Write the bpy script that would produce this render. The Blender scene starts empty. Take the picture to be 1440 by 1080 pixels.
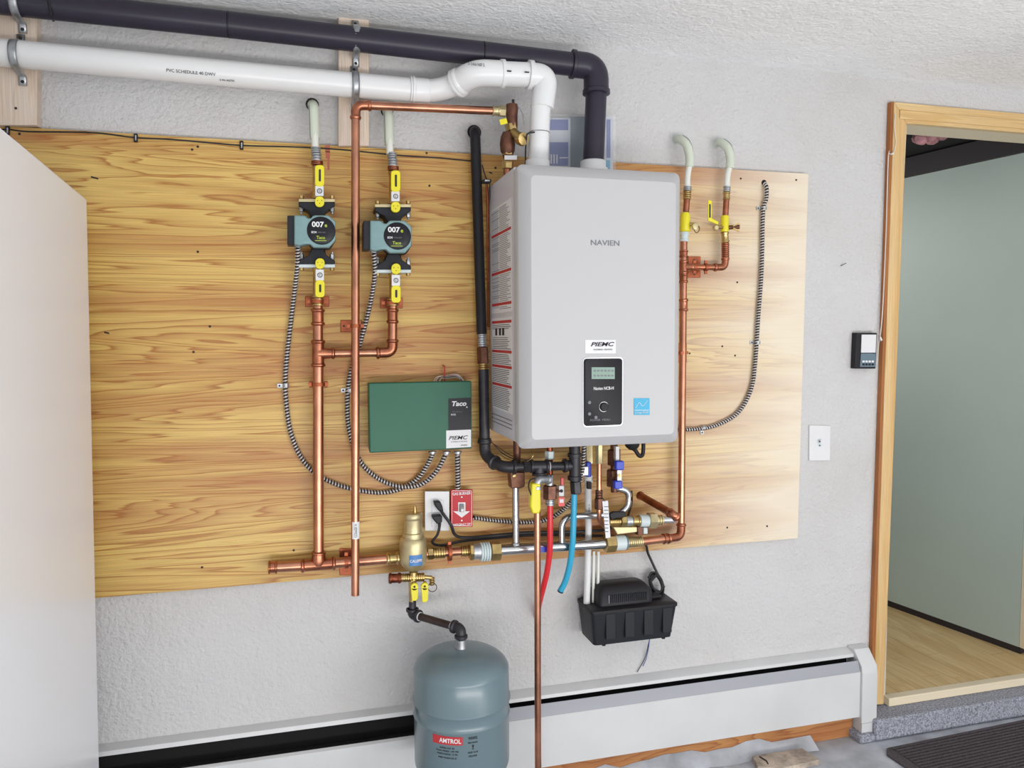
import bpy, bmesh, math, random
from mathutils import Vector, Matrix
random.seed(7)
C = bpy.context.scene.collection
PI = math.pi
# ---------------------------------------------------------------- camera
F = 1077.5; CX, CY = 720.0, 540.0; DCAM = 2.22; EYE = 1.39
def _d(p): return Vector((p[0]-CX, p[1]-CY, F)).normalized()
AX = _d((4675, 454)); AY = _d((425, 475)); AY = (AY-AX*AX.dot(AY)).normalized()
AZ = AX.cross(AY)
if AZ.y > 0: AZ = -AZ
def c2w(v): return Vector((AX.dot(v), AY.dot(v), AZ.dot(v)))
def P(px, py, Y=0.0):
    """point of the world on the plane Y (0 = wall, negative = towards the room)"""
    v = c2w(Vector((px-CX, py-CY, F))); t = (Y+DCAM)/v.y
    return Vector((v.x*t, Y, v.z*t+EYE))
def PZ(px, py, z):
    v = c2w(Vector((px-CX, py-CY, F))); t = (z-EYE)/v.z
    return Vector((v.x*t, v.y*t-DCAM, z))
cd = bpy.data.cameras.new('camera'); cam = bpy.data.objects.new('camera', cd); C.objects.link(cam)
cd.sensor_width = 36; cd.lens = F/1440*36; cd.clip_start = 0.05
r_, u_, b_ = c2w(Vector((1,0,0))), c2w(Vector((0,-1,0))), c2w(Vector((0,0,-1)))
cam.matrix_world = Matrix(((r_.x,u_.x,b_.x,0),(r_.y,u_.y,b_.y,-DCAM),(r_.z,u_.z,b_.z,EYE),(0,0,0,1)))
bpy.context.scene.camera = cam
# ---------------------------------------------------------------- light
w = bpy.data.worlds.new('world'); bpy.context.scene.world = w; w.use_nodes = True
bg = w.node_tree.nodes['Background']; bg.inputs[0].default_value = (0.95, 0.97, 1.0, 1); bg.inputs[1].default_value = 0.95
def area(name, loc, target, sx, sy, power, colr):
    l = bpy.data.lights.new(name, 'AREA'); l.shape = 'RECTANGLE'; l.size = sx; l.size_y = sy; l.energy = power; l.color = colr
    o = bpy.data.objects.new(name, l); C.objects.link(o); o.location = loc
    o.rotation_euler = (Vector(target)-Vector(loc)).to_track_quat('-Z', 'Y').to_euler(); return o
area('garage_daylight', (3.0, -3.7, 1.25), (-0.1, 0, 1.2), 1.8, 1.9, 27, (1.0, 0.985, 0.96))
area('rear_daylight', (1.3, -3.9, 1.1), (0.2, 0, 1.5), 2.8, 1.8, 16, (0.97, 0.98, 1.0))
area('ceiling_fill', (1.0, -3.75, 0.12), (1.0, -0.6, 2.25), 4.2, 0.5, 138, (1.0, 0.985, 0.96))  # added fill light aimed upward to brighten the ceiling
vs = bpy.context.scene.view_settings
vs.view_transform = 'Standard'; vs.look = 'None'; vs.gamma = 1; vs.use_curve_mapping = False; vs.exposure = -0.58

# ---------------------------------------------------------------- materials
def lin(c):
    c /= 255.0
    return c/12.92 if c <= 0.04045 else ((c+0.055)/1.055)**2.4
def rgb(r, g, b): return (lin(r), lin(g), lin(b), 1)
MATS = {}
def mat(name, c, rough=0.5, metal=0.0, spec=None, bump=None, noise=None, coat=0.0, alpha=None, trans=None):
    """bump = (scale, strength, distance); noise = (scale, amount) mottles the colour"""
    m = bpy.data.materials.new(name); m.use_nodes = True; nt = m.node_tree; b = nt.nodes['Principled BSDF']
    b.inputs['Base Color'].default_value = rgb(*c); b.inputs['Roughness'].default_value = rough; b.inputs['Metallic'].default_value = metal
    if spec is not None: b.inputs['Specular IOR Level'].default_value = spec
    if coat: b.inputs['Coat Weight'].default_value = coat; b.inputs['Coat Roughness'].default_value = 0.15
    if trans: b.inputs['Transmission Weight'].default_value = trans
    if alpha is not None: b.inputs['Alpha'].default_value = alpha
    tc = nt.nodes.new('ShaderNodeTexCoord')
    if bump:
        n = nt.nodes.new('ShaderNodeTexNoise'); n.inputs['Scale'].default_value = bump[0]; n.inputs['Detail'].default_value = 4
        bp = nt.nodes.new('ShaderNodeBump'); bp.inputs['Strength'].default_value = bump[1]; bp.inputs['Distance'].default_value = bump[2]
        nt.links.new(tc.outputs['Object'], n.inputs['Vector']); nt.links.new(n.outputs['Fac'], bp.inputs['Height']); nt.links.new(bp.outputs['Normal'], b.inputs['Normal'])
    if noise:
        n = nt.nodes.new('ShaderNodeTexNoise'); n.inputs['Scale'].default_value = noise[0]; n.inputs['Detail'].default_value = 5
        mx = nt.nodes.new('ShaderNodeMix'); mx.data_type = 'RGBA'
        a = noise[1]; c2 = [max(0, v*(1-a)) for v in c]
        mx.inputs[6].default_value = rgb(*c); mx.inputs[7].default_value = rgb(*c2)
        mr = nt.nodes.new('ShaderNodeMapRange'); mr.inputs[1].default_value = 0.35; mr.inputs[2].default_value = 0.7
        nt.links.new(tc.outputs['Object'], n.inputs['Vector']); nt.links.new(n.outputs['Fac'], mr.inputs[0]); nt.links.new(mr.outputs[0], mx.inputs[0]); nt.links.new(mx.outputs[2], b.inputs['Base Color'])
    MATS[name] = m; return m
def wood(name, light, dark, streak, zs=60, xs=1.6, wave=5.0, rough=0.55, pale=None, soft=0.62, along='X'):
    m = bpy.data.materials.new(name); m.use_nodes = True; nt = m.node_tree; N = nt.nodes; L = nt.links; b = N['Principled BSDF']
    b.inputs['Roughness'].default_value = rough
    tc = N.new('ShaderNodeTexCoord'); mp = N.new('ShaderNodeMapping')
    sc = {'X': (xs*0.55, 1, zs*0.11), 'Z': (zs*0.11, 1, xs*0.55), 'Y': (zs*0.11, xs*0.55, 1)}[along]
    mp.inputs['Scale'].default_value = sc; L.new(tc.outputs['Object'], mp.inputs['Vector'])
    # large contour field: rotary cut veneer shows the rings as level lines of a slowly varying field
    n1 = N.new('ShaderNodeTexNoise'); n1.inputs['Scale'].default_value = 1.0; n1.inputs['Detail'].default_value = 4.5; n1.inputs['Roughness'].default_value = 0.48; n1.inputs['Distortion'].default_value = 0.45
    L.new(mp.outputs['Vector'], n1.inputs['Vector'])
    mul = N.new('ShaderNodeMath'); mul.operation = 'MULTIPLY'; mul.inputs[1].default_value = wave*9; L.new(n1.outputs['Fac'], mul.inputs[0])
    fr = N.new('ShaderNodeMath'); fr.operation = 'FRACT'; L.new(mul.outputs[0], fr.inputs[0])
    r1 = N.new('ShaderNodeValToRGB'); e = r1.color_ramp.elements
    e[0].position = 0.0; e[0].color = (0, 0, 0, 1); e[1].position = 0.72; e[1].color = (0.4, 0.4, 0.4, 1)
    for p_, v_ in ((0.35, 0.12), (0.9, 1.0), (1.0, 0.1)):
        x = r1.color_ramp.elements.new(p_); x.color = (v_, v_, v_, 1)
    L.new(fr.outputs[0], r1.inputs[0])
    # broad streaks
    m2 = N.new('ShaderNodeMapping'); m2.inputs['Scale'].default_value = {'X': (xs, 1, zs*0.19), 'Z': (zs*0.28, 1, xs), 'Y': (zs*0.28, xs, 1)}[along]; m2.inputs['Location'].default_value = (3, 5, 2)
    L.new(tc.outputs['Object'], m2.inputs['Vector'])
    n2 = N.new('ShaderNodeTexNoise'); n2.inputs['Scale'].default_value = 1.0; n2.inputs['Detail'].default_value = 4.0; L.new(m2.outputs['Vector'], n2.inputs['Vector'])
    mr2 = N.new('ShaderNodeMapRange'); mr2.inputs[1].default_value = 0.42; mr2.inputs[2].default_value = 0.68; L.new(n2.outputs['Fac'], mr2.inputs[0])
    # fine fibre
    m3 = N.new('ShaderNodeMapping'); m3.inputs['Scale'].default_value = {'X': (6, 1, 420), 'Z': (420, 1, 6), 'Y': (420, 6, 1)}[along]
    L.new(tc.outputs['Object'], m3.inputs['Vector'])
    n3 = N.new('ShaderNodeTexNoise'); n3.inputs['Scale'].default_value = 1.0; n3.inputs['Detail'].default_value = 3.0; L.new(m3.outputs['Vector'], n3.inputs['Vector'])
    mixA = N.new('ShaderNodeMix'); mixA.data_type = 'RGBA'; mixA.inputs[6].default_value = rgb(*light); mixA.inputs[7].default_value = rgb(*dark); L.new(r1.outputs[0], mixA.inputs[0])
    sm = N.new('ShaderNodeMath'); sm.operation = 'MULTIPLY'; sm.inputs[1].default_value = soft; L.new(mr2.outputs[0], sm.inputs[0])
    mixB = N.new('ShaderNodeMix'); mixB.data_type = 'RGBA'; mixB.inputs[7].default_value = rgb(*streak); L.new(sm.outputs[0], mixB.inputs[0]); L.new(mixA.outputs[2], mixB.inputs[6])
    mr3 = N.new('ShaderNodeMapRange'); mr3.inputs[1].default_value = 0.3; mr3.inputs[2].default_value = 0.7; mr3.inputs[3].default_value = 0.80; mr3.inputs[4].default_value = 1.10; L.new(n3.outputs['Fac'], mr3.inputs[0])
    mc = N.new('ShaderNodeMix'); mc.data_type = 'RGBA'; mc.blend_type = 'MULTIPLY'; mc.inputs[0].default_value = 1.0; L.new(mixB.outputs[2], mc.inputs[6])
    cm = N.new('ShaderNodeCombineColor'); [L.new(mr3.outputs[0], cm.inputs[i]) for i in range(3)]; L.new(cm.outputs[0], mc.inputs[7])
    last = mc.outputs[2]
    if pale:      # light washing out one side, painted into the colour: (x start, x end, colour)
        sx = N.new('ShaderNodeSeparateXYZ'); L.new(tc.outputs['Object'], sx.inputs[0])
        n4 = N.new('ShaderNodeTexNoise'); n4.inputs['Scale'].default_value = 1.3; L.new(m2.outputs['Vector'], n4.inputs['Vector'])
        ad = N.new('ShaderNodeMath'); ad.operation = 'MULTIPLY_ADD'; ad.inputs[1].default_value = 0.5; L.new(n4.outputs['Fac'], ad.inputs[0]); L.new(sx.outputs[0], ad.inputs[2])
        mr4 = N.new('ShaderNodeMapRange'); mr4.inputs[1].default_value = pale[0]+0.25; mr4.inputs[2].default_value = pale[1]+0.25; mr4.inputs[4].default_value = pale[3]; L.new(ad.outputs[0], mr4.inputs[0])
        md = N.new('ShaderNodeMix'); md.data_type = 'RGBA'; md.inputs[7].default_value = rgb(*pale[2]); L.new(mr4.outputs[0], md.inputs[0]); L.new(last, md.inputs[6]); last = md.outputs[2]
    L.new(last, b.inputs['Base Color'])
    bp = N.new('ShaderNodeBump'); bp.inputs['Strength'].default_value = 0.25; bp.inputs['Distance'].default_value = 0.001; L.new(r1.outputs[0], bp.inputs['Height']); L.new(bp.outputs['Normal'], b.inputs['Normal'])
    MATS[name] = m; return m
M = MATS
def stipple(name, c, c2):
    m = mat(name, c, 0.8); nt = m.node_tree; N = nt.nodes; L = nt.links; b = N['Principled BSDF']; tc = [n for n in N if n.type == 'TEX_COORD'][0]
    v = N.new('ShaderNodeTexNoise'); v.inputs['Scale'].default_value = 85; v.inputs['Detail'].default_value = 5; v.inputs['Roughness'].default_value = 0.6
    v2 = N.new('ShaderNodeTexNoise'); v2.inputs['Scale'].default_value = 24; v2.inputs['Detail'].default_value = 3
    s = N.new('ShaderNodeMath'); s.operation = 'ADD'; L.new(v.outputs['Fac'], s.inputs[0]); L.new(v2.outputs['Fac'], s.inputs[1])
    bp = N.new('ShaderNodeBump'); bp.inputs['Strength'].default_value = 0.9; bp.inputs['Distance'].default_value = 0.008
    L.new(tc.outputs['Object'], v.inputs['Vector']); L.new(tc.outputs['Object'], v2.inputs['Vector']); L.new(s.outputs[0], bp.inputs['Height']); L.new(bp.outputs['Normal'], b.inputs['Normal'])
    n = N.new('ShaderNodeTexNoise'); n.inputs['Scale'].default_value = 3.0; n.inputs['Detail'].default_value = 6; mx = N.new('ShaderNodeMix'); mx.data_type = 'RGBA'
    mx.inputs[6].default_value = rgb(*c); mx.inputs[7].default_value = rgb(*c2); mr = N.new('ShaderNodeMapRange'); mr.inputs[1].default_value = 0.45; mr.inputs[2].default_value = 0.75
    L.new(tc.outputs['Object'], n.inputs['Vector']); L.new(n.outputs['Fac'], mr.inputs[0]); L.new(mr.outputs[0], mx.inputs[0]); L.new(mx.outputs[2], b.inputs['Base Color'])
    return m
stipple('plaster', (209, 208, 209), (202, 200, 198)); stipple('ceiling_plaster', (250, 251, 252), (242, 243, 244))
mat('concrete', (196, 200, 208), 0.85, bump=(40, 0.5, 0.004), noise=(9, 0.22))
mat('carpet', (184, 188, 202), 1.0, bump=(240, 1.0, 0.006), noise=(160, 0.42))
mat('rubber_mat', (92, 84, 88), 0.9, bump=(300, 0.8, 0.002), noise=(220, 0.35))
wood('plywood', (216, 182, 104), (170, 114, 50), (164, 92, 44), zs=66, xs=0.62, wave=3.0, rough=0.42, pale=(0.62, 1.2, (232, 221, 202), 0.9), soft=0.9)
wood('pine', (228, 212, 198), (218, 198, 178), (212, 188, 164), zs=40, xs=1.5, wave=1.2, rough=0.6)
wood('pine_upright', (228, 212, 198), (218, 198, 178), (212, 188, 164), zs=40, xs=1.5, wave=1.2, rough=0.6, along='Z')
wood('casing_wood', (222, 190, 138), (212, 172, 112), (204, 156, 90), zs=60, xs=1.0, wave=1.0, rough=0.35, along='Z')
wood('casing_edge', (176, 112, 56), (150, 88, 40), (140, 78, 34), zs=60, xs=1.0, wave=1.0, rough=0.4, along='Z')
wood('casing_wood_head', (224, 194, 142), (214, 176, 116), (206, 160, 92), zs=60, xs=1.0, wave=1.0, rough=0.35)
wood('sill_wood', (196, 140, 84), (160, 98, 54), (150, 84, 46), zs=60, xs=1.2, wave=2.0, rough=0.7)
wood('vinyl_plank', (224, 198, 148), (208, 176, 122), (198, 160, 106), zs=50, xs=1.4, wave=1.3, rough=0.4, along='Y')
mat('cream', (226, 212, 186), 0.5); mat('white_paint', (222, 222, 224), 0.45, noise=(6, 0.04)); mat('white_metal', (214, 215, 216), 0.35, noise=(4, 0.05))
mat('appliance_white', (246, 248, 252), 0.3); mat('boiler_white', (186, 186, 188), 0.38); mat('boiler_side', (208, 208, 216), 0.35)
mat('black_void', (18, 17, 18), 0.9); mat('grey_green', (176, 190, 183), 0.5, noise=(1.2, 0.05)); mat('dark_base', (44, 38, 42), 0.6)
mat('insulation', (206, 150, 156), 1.0, bump=(60, 1.0, 0.01), noise=(30, 0.3))
mat('copper', (208, 146, 118), 0.3, 1.0, noise=(14, 0.2), bump=(60, 0.08, 0.001)); mat('copper_fit', (190, 122, 94), 0.32, 1.0, noise=(40, 0.22))
mat('copper_dark', (150, 84, 62), 0.4, 1.0, noise=(30, 0.25)); mat('copper_clamp', (172, 96, 66), 0.42, 0.8, noise=(40, 0.25))
mat('brass', (206, 178, 120), 0.32, 1.0, noise=(40, 0.18)); mat('brass_raw', (208, 194, 152), 0.42, 0.75, noise=(25, 0.12)); mat('bronze', (124, 84, 68), 0.45, 0.7, noise=(40, 0.3))
mat('stainless', (196, 198, 200), 0.22, 1.0, noise=(10, 0.1)); mat('zinc', (196, 200, 204), 0.42, 0.85, noise=(40, 0.2)); mat('conduit_metal', (216, 212, 210), 0.4, 0.7); mat('conduit_groove', (58, 52, 54), 0.6, 0.4)
mat('black_iron', (58, 57, 62), 0.42, 0.35, noise=(30, 0.3), bump=(120, 0.3, 0.001)); mat('iron_pipe', (70, 54, 54), 0.45, 0.3, noise=(30, 0.3))
mat('grey_pvc', (50, 46, 60), 0.36, spec=0.35, noise=(3, 0.12)); mat('white_pvc', (228, 229, 230), 0.3); mat('pex', (222, 224, 216), 0.35); mat('bend_support', (204, 212, 196), 0.4)
mat('ink', (42, 42, 46), 0.7); mat('ink_grey', (120, 122, 126), 0.6); mat('ink_red', (186, 52, 56), 0.6); mat('paper', (226, 226, 228), 0.7)
mat('yellow_plastic', (228, 216, 40), 0.4); mat('black_plastic', (34, 33, 37), 0.45, spec=0.25, bump=(200, 0.15, 0.0005)); mat('black_cord', (30, 29, 34), 0.45); mat('pump_black', (32, 34, 40), 0.45, spec=0.3)
mat('pump_teal', (128, 160, 162), 0.38, 0.15, noise=(20, 0.08)); mat('disk_black', (30, 30, 36), 0.35, spec=0.25); mat('lime_ink', (176, 196, 60), 0.5)
mat('green_metal', (42, 100, 78), 0.42, spec=0.35, noise=(5, 0.08)); mat('red_plate', (184, 30, 42), 0.4, spec=0.3); mat('red_pex', (216, 44, 52), 0.32); mat('blue_pex', (52, 168, 206), 0.32); mat('blue_handle', (42, 66, 190), 0.35)
mat('sky_blue', (54, 164, 204), 0.4); mat('label_blue', (66, 124, 184), 0.4); mat('brochure_blue', (54, 78, 156), 0.35); mat('brochure_grey', (196, 200, 210), 0.35)
mat('poly_bag', (235, 238, 242), 0.15, alpha=0.14); mat('tank_grey', (108, 128, 136), 0.3, coat=0.2, noise=(3, 0.06)); mat('lcd', (132, 158, 146), 0.25)
mat('gasket', (204, 216, 218), 0.4); mat('chrome', (210, 212, 214), 0.15, 1.0); mat('screw_dark', (52, 46, 44), 0.5, 0.5); mat('red_ink', (184, 104, 84), 0.8); mat('wood_board', (206, 190, 174), 0.8, noise=(30, 0.3), bump=(60, 0.6, 0.003))
mat('slate_plastic', (98, 118, 130), 0.35); mat('wire_white', (222, 214, 204), 0.5); mat('heater_louver', (158, 160, 168), 0.45)

# ---------------------------------------------------------------- mesh builder
def catmull(pts, n=8):
    pts = [Vector(p) for p in pts]; out = []
    Q = [pts[0]*2-pts[1]]+pts+[pts[-1]*2-pts[-2]]
    for i in range(1, len(Q)-2):
        a, b, c, d = Q[i-1:i+3]
        for k in range(n):
            t = k/n
            out.append(0.5*((2*b)+(c-a)*t+(2*a-5*b+4*c-d)*t*t+(3*b-a-3*c+d)*t**3))
    out.append(pts[-1]); return out
def fillet(pts, r, n=6):
    pts = [Vector(p) for p in pts]; out = [pts[0]]
    for i in range(1, len(pts)-1):
        a, b, c = pts[i-1:i+2]; d1 = (a-b); d2 = (c-b); rr = min(r, d1.length*0.49, d2.length*0.49)
        p0 = b+d1.normalized()*rr; p2 = b+d2.normalized()*rr
        for k in range(n+1):
            t = k/n; out.append(p0*(1-t)**2+b*2*t*(1-t)*0.93+p2*t*t + (p0+p2)*0.5*2*t*(1-t)*0.07)
    out.append(pts[-1]); return out
def resample(pts, step):
    L = [0.0]
    for i in range(1, len(pts)): L.append(L[-1]+(pts[i]-pts[i-1]).length)
    n = max(2, int(L[-1]/step)); out = []; j = 0
    for k in range(n+1):
        s = L[-1]*k/n
        while j < len(L)-2 and L[j+1] < s: j += 1
        t = (s-L[j])/max(1e-9, L[j+1]-L[j]); out.append(pts[j].lerp(pts[j+1], min(1, max(0, t))))
    return out
class MB:
    def __init__(s): s.v = []; s.f = []
    def ring(s, c, a, b, r, n):
        k = len(s.v)
        for i in range(n):
            t = 2*PI*i/n; s.v.append(c+a*(math.cos(t)*r)+b*(math.sin(t)*r))
        return k
    def _join(s, k0, k1, n):
        for i in range(n): s.f.append((k0+i, k0+(i+1) % n, k1+(i+1) % n, k1+i))
    def tube(s, pts, r, n=12, caps=True):
        pts = [Vector(p) for p in pts]; q = [pts[0]]
        rs = list(r) if isinstance(r, (list, tuple)) else [r]*len(pts); qr = [rs[0]]
        for p, rr in zip(pts[1:], rs[1:]):
            if (p-q[-1]).length > 1e-6: q.append(p); qr.append(rr)
        pts, rs = q, qr
        t = (pts[1]-pts[0]).normalized(); up = Vector((0, 0, 1)) if abs(t.z) < 0.9 else Vector((1, 0, 0))
        a = t.cross(up).normalized(); ks = []
        for i, p in enumerate(pts):
            if i == 0: t = pts[1]-pts[0]
            elif i == len(pts)-1: t = pts[-1]-pts[-2]
            else: t = (pts[i+1]-p).normalized()+(p-pts[i-1]).normalized()
            t.normalize(); a = (a-t*a.dot(t)).normalized(); b = t.cross(a)
            ks.append(s.ring(p, a, b, rs[i], n))
        for i in range(len(ks)-1): s._join(ks[i], ks[i+1], n)
        if caps: s.f.append(tuple(range(ks[0]+n-1, ks[0]-1, -1))); s.f.append(tuple(range(ks[-1], ks[-1]+n)))
        return s
    def lathe(s, p0, d, prof, n=20, phase=0.0):
        """prof: (distance along d, radius)"""
        p0 = Vector(p0); d = Vector(d).normalized(); up = Vector((0, 0, 1)) if abs(d.z) < 0.9 else Vector((0, 1, 0))
        a = d.cross(up).normalized(); b = d.cross(a); a, b = a*math.cos(phase)+b*math.sin(phase), b*math.cos(phase)-a*math.sin(phase); ks = [s.ring(p0+d*t, a, b, max(r, 1e-5), n) for t, r in prof]
        for i in range(len(ks)-1): s._join(ks[i], ks[i+1], n)
        s.f.append(tuple(range(ks[0]+n-1, ks[0]-1, -1))); s.f.append(tuple(range(ks[-1], ks[-1]+n)))
        return s
    def cyl(s, p0, p1, r, n=16, r2=None):
        p0 = Vector(p0); p1 = Vector(p1); return s.lathe(p0, p1-p0, [(0, r), ((p1-p0).length, r if r2 is None else r2)], n)
    def prism(s, poly, ext):
        k = len(s.v); n = len(poly); ext = Vector(ext)
        s.v += [Vector(p) for p in poly]+[Vector(p)+ext for p in poly]
        s.f.append(tuple(range(k, k+n))); s.f.append(tuple(range(k+2*n-1, k+n-1, -1)))
        for i in range(n): s.f.append((k+i, k+n+i, k+n+(i+1) % n, k+(i+1) % n))
        return s
    def box(s, x0, x1, y0, y1, z0, z1): return s.prism([(x0, y0, z0), (x1, y0, z0), (x1, y0, z1), (x0, y0, z1)], (0, y1-y0, 0))
    def pxprism(s, pts, Yf, Yb):
        return s.prism([P(x, y, Yf) for x, y in pts], (0, Yb-Yf, 0))
    def pxrect(s, x0, y0, x1, y1, Yf, Yb): return s.pxprism([(x0, y0), (x1, y0), (x1, y1), (x0, y1)], Yf, Yb)
    def obox(s, c, ax, ay, az):
        c, ax, ay, az = Vector(c), Vector(ax), Vector(ay), Vector(az)
        return s.prism([c-ax-ay-az, c+ax-ay-az, c+ax-ay+az, c-ax-ay+az], ay*2)
    def loft(s, loops):
        ks = []
        for l in loops: ks.append(len(s.v)); s.v += [Vector(p) for p in l]
        n = len(loops[0])
        for i in range(len(ks)-1): s._join(ks[i], ks[i+1], n)
        s.f.append(tuple(range(ks[0]+n-1, ks[0]-1, -1))); s.f.append(tuple(range(ks[-1], ks[-1]+n))); return s
    def torus(s, c, nrm, R, r, n=20, m=8):
        c = Vector(c); d = Vector(nrm).normalized(); up = Vector((0, 0, 1)) if abs(d.z) < 0.9 else Vector((0, 1, 0)); a = d.cross(up).normalized(); b = d.cross(a); ks = []
        for i in range(n):
            t = 2*PI*i/n; e = a*math.cos(t)+b*math.sin(t); ks.append(s.ring(c+e*R, e, d, r, m))
        for i in range(n): s._join(ks[i], ks[(i+1) % n], m)
        return s
    def obj(s, name, m, parent=None, bevel=0.0, seg=2, smooth=True, sharp=0.7):
        off = parent.location if parent is not None else Vector((0, 0, 0))
        if parent is not None and parent.parent is not None: off = off+parent.parent.location
        base = Vector((0, 0, 0))
        if parent is None:
            xs = [v.x for v in s.v]; ys = [v.y for v in s.v]; zs = [v.z for v in s.v]
            base = Vector(((min(xs)+max(xs))/2, (min(ys)+max(ys))/2, min(zs)))
        me = bpy.data.meshes.new(name); me.from_pydata([v-off-base for v in s.v], [], s.f)
        bm = bmesh.new(); bm.from_mesh(me); bmesh.ops.recalc_face_normals(bm, faces=bm.faces); bm.to_mesh(me); bm.free()
        if smooth:
            me.polygons.foreach_set('use_smooth', [True]*len(me.polygons)); me.set_sharp_from_angle(angle=sharp)
        me.materials.append(M[m]); o = bpy.data.objects.new(name, me); C.objects.link(o)
        if parent is not None: o.parent = parent
        else: o.location = base
        if bevel:
            b = o.modifiers.new('bevel', 'BEVEL'); b.width = bevel; b.segments = seg; b.limit_method = 'ANGLE'; b.angle_limit = 0.7
        return o
def thing(name, label, cat, loc, group=None):
    o = bpy.data.objects.new(name, None); C.objects.link(o); o.location = Vector(loc); o.empty_display_size = 0.05
    o['label'] = label; o['category'] = cat
    if group: o['group'] = group
    return o
def tag(o, label, cat, group=None):
    o['label'] = label; o['category'] = cat
    if group: o['group'] = group
    return o
def struct(o): o['kind'] = 'structure'; return o
def text(name, s, c, wdt, h, m, parent, right=(1, 0, 0), up=(0, 0, 1), bold=0.0, slant=0.0, wrap=None):
    cu = bpy.data.curves.new(name, 'FONT'); cu.body = s; cu.extrude = 0.001; cu.offset = bold*.6; cu.shear = slant; cu.resolution_u = 3
    t = bpy.data.objects.new(name, cu); C.objects.link(t); dg = bpy.context.evaluated_depsgraph_get(); me = bpy.data.meshes.new_from_object(t.evaluated_get(dg)); bpy.data.objects.remove(t)
    xs = [v.co.x for v in me.vertices]; ys = [v.co.y for v in me.vertices]; x0, x1, y0, y1 = min(xs), max(xs), min(ys), max(ys)
    R_ = Vector(right).normalized(); U = Vector(up).normalized(); Nn = R_.cross(U); off = parent.location.copy()
    if parent.parent is not None: off += parent.parent.location
    for v in me.vertices:
        x = ((v.co.x-x0)/(x1-x0)-0.5)*wdt; y = ((v.co.y-y0)/(y1-y0)-0.5)*h; z = 0.0004 if v.co.z > 0 else -0.0004
        v.co = (wrap(x, y, z) if wrap else Vector(c)+R_*x+U*y+Nn*z)-off
    me.materials.clear(); me.materials.append(M[m]); o = bpy.data.objects.new(name, me); C.objects.link(o); o.parent = parent; return o
UP = Vector((0, 0, 1)); XX = Vector((1, 0, 0)); FR = Vector((0, -1, 0))
def fit(p0, p1, r, style='press', n=18):
    """a straight press fitting or sleeve between two points, with beads at its ends"""
    p0 = Vector(p0); p1 = Vector(p1); L = (p1-p0).length; k = min(0.006, L*0.16)
    if style == 'press': pr = [(0, r*1.06), (k*.5, r*1.3), (k*1.2, r*1.3), (k*1.7, r*1.1), (L-k*1.7, r*1.1), (L-k*1.2, r*1.3), (L-k*.5, r*1.3), (L, r*1.06)]
    elif style == 'nut': pr = [(0, r*1.15), (k*.4, r*1.35), (L-k*.4, r*1.35), (L, r*1.15)]
    elif style == 'ribs':
        pr = []; m = max(3, int(L/0.006))
        for i in range(m): a = L*i/m; b = L*(i+1)/m; pr += [(a, r*1.08), (a+(b-a)*.15, r*1.28), (a+(b-a)*.65, r*1.28), (b-(b-a)*.1, r*1.08)]
    else: pr = [(0, r), (L, r)]
    return MB().lathe(p0, p1-p0, pr, 6 if style == 'nut' else n)
def bend(name, a, c, b, r, m, parent, rad=None, n=18):
    """an elbow fitting from a round the corner c to b, with press beads"""
    a, c, b = Vector(a), Vector(c), Vector(b); q = MB(); rad = rad or min((a-c).length, (b-c).length)*0.85
    q.tube(fillet([a, c, b], rad, 8), r*1.12, n)
    for p, e in ((a, c), (b, c)):
        d = (e-p).normalized(); q.lathe(p, d, [(0, r*1.15), (0.003, r*1.34), (0.007, r*1.34), (0.010, r*1.12)], n)
    return q.obj(name, m, parent)

# ================================================================ THE SETTING
ZC = 0.867+EYE      # ceiling
def hz(Y, px=1250, py=600): return P(px, py, Y)
DL_T = P(1275, 173, 0); DL_B = P(1243, 985, 0); SILL = 0.105
XL = (DL_T.x+DL_B.x)/2; HEAD = P(1275, 173.5, 0).z
XR = XL+0.84
b = MB(); b.box(-1.7, XL-0.012, 0, 0.12, 0, ZC); b.box(XL-0.012, XR+0.012, 0, 0.12, HEAD+0.012, ZC); b.box(XR+0.012, 3.7, 0, 0.12, 0, ZC); b.box(XL-0.012, XR+0.012, 0.0, 0.12, 0, SILL-0.03)
struct(b.obj('wall_back', 'plaster', smooth=False))
struct(MB().box(-1.7, 3.7, -3.6, 0.0, ZC, ZC+0.1).obj('ceiling', 'ceiling_plaster', smooth=False))
struct(MB().box(-1.7, 3.7, -3.6, 0.12, -0.1, 0).obj('floor', 'concrete', smooth=False))
struct(MB().box(-1.8, -1.7, -3.6, 0.12, 0, ZC).obj('wall_left', 'plaster', smooth=False))
b = MB(); b.box(3.7, 3.8, -1.3, 0.12, 0, ZC); struct(b.obj('wall_right', 'plaster', smooth=False))
# door casing (leaning a little, as the old frame does)
ti, to, bo, bi = (1275, 173), (1258, 143), (1229, 991), (1243, 991)
b = MB(); pl = [P(*to, -0.022), P(*ti, -0.022), P(*bi, -0.022), P(*bo, -0.022)]
bi_x = pl[2].x; b.prism(pl, (0, 0.0215, 0)); o = b.obj('trim_1', 'casing_wood', bevel=0.003); struct(o); trim1 = o
e = MB(); q0, q1 = pl[0], pl[3]
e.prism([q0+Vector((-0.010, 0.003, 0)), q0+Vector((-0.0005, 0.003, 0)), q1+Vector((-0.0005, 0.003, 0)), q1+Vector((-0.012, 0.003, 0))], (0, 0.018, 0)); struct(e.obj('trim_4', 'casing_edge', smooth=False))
b = MB(); hr0 = P(1275, 173, -0.022); hr1 = P(1258, 143, -0.022); hw = hr1.z-hr0.z
b.prism([hr1+Vector((0.001, 0, 0)), Vector((XR+0.07, -0.022, hr1.z)), Vector((XR+0.07, -0.022, hr0.z)), hr0+Vector((0.001, 0, 0))], (0, 0.0215, 0)); struct(b.obj('trim_2', 'casing_wood_head', bevel=0.003))
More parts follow.
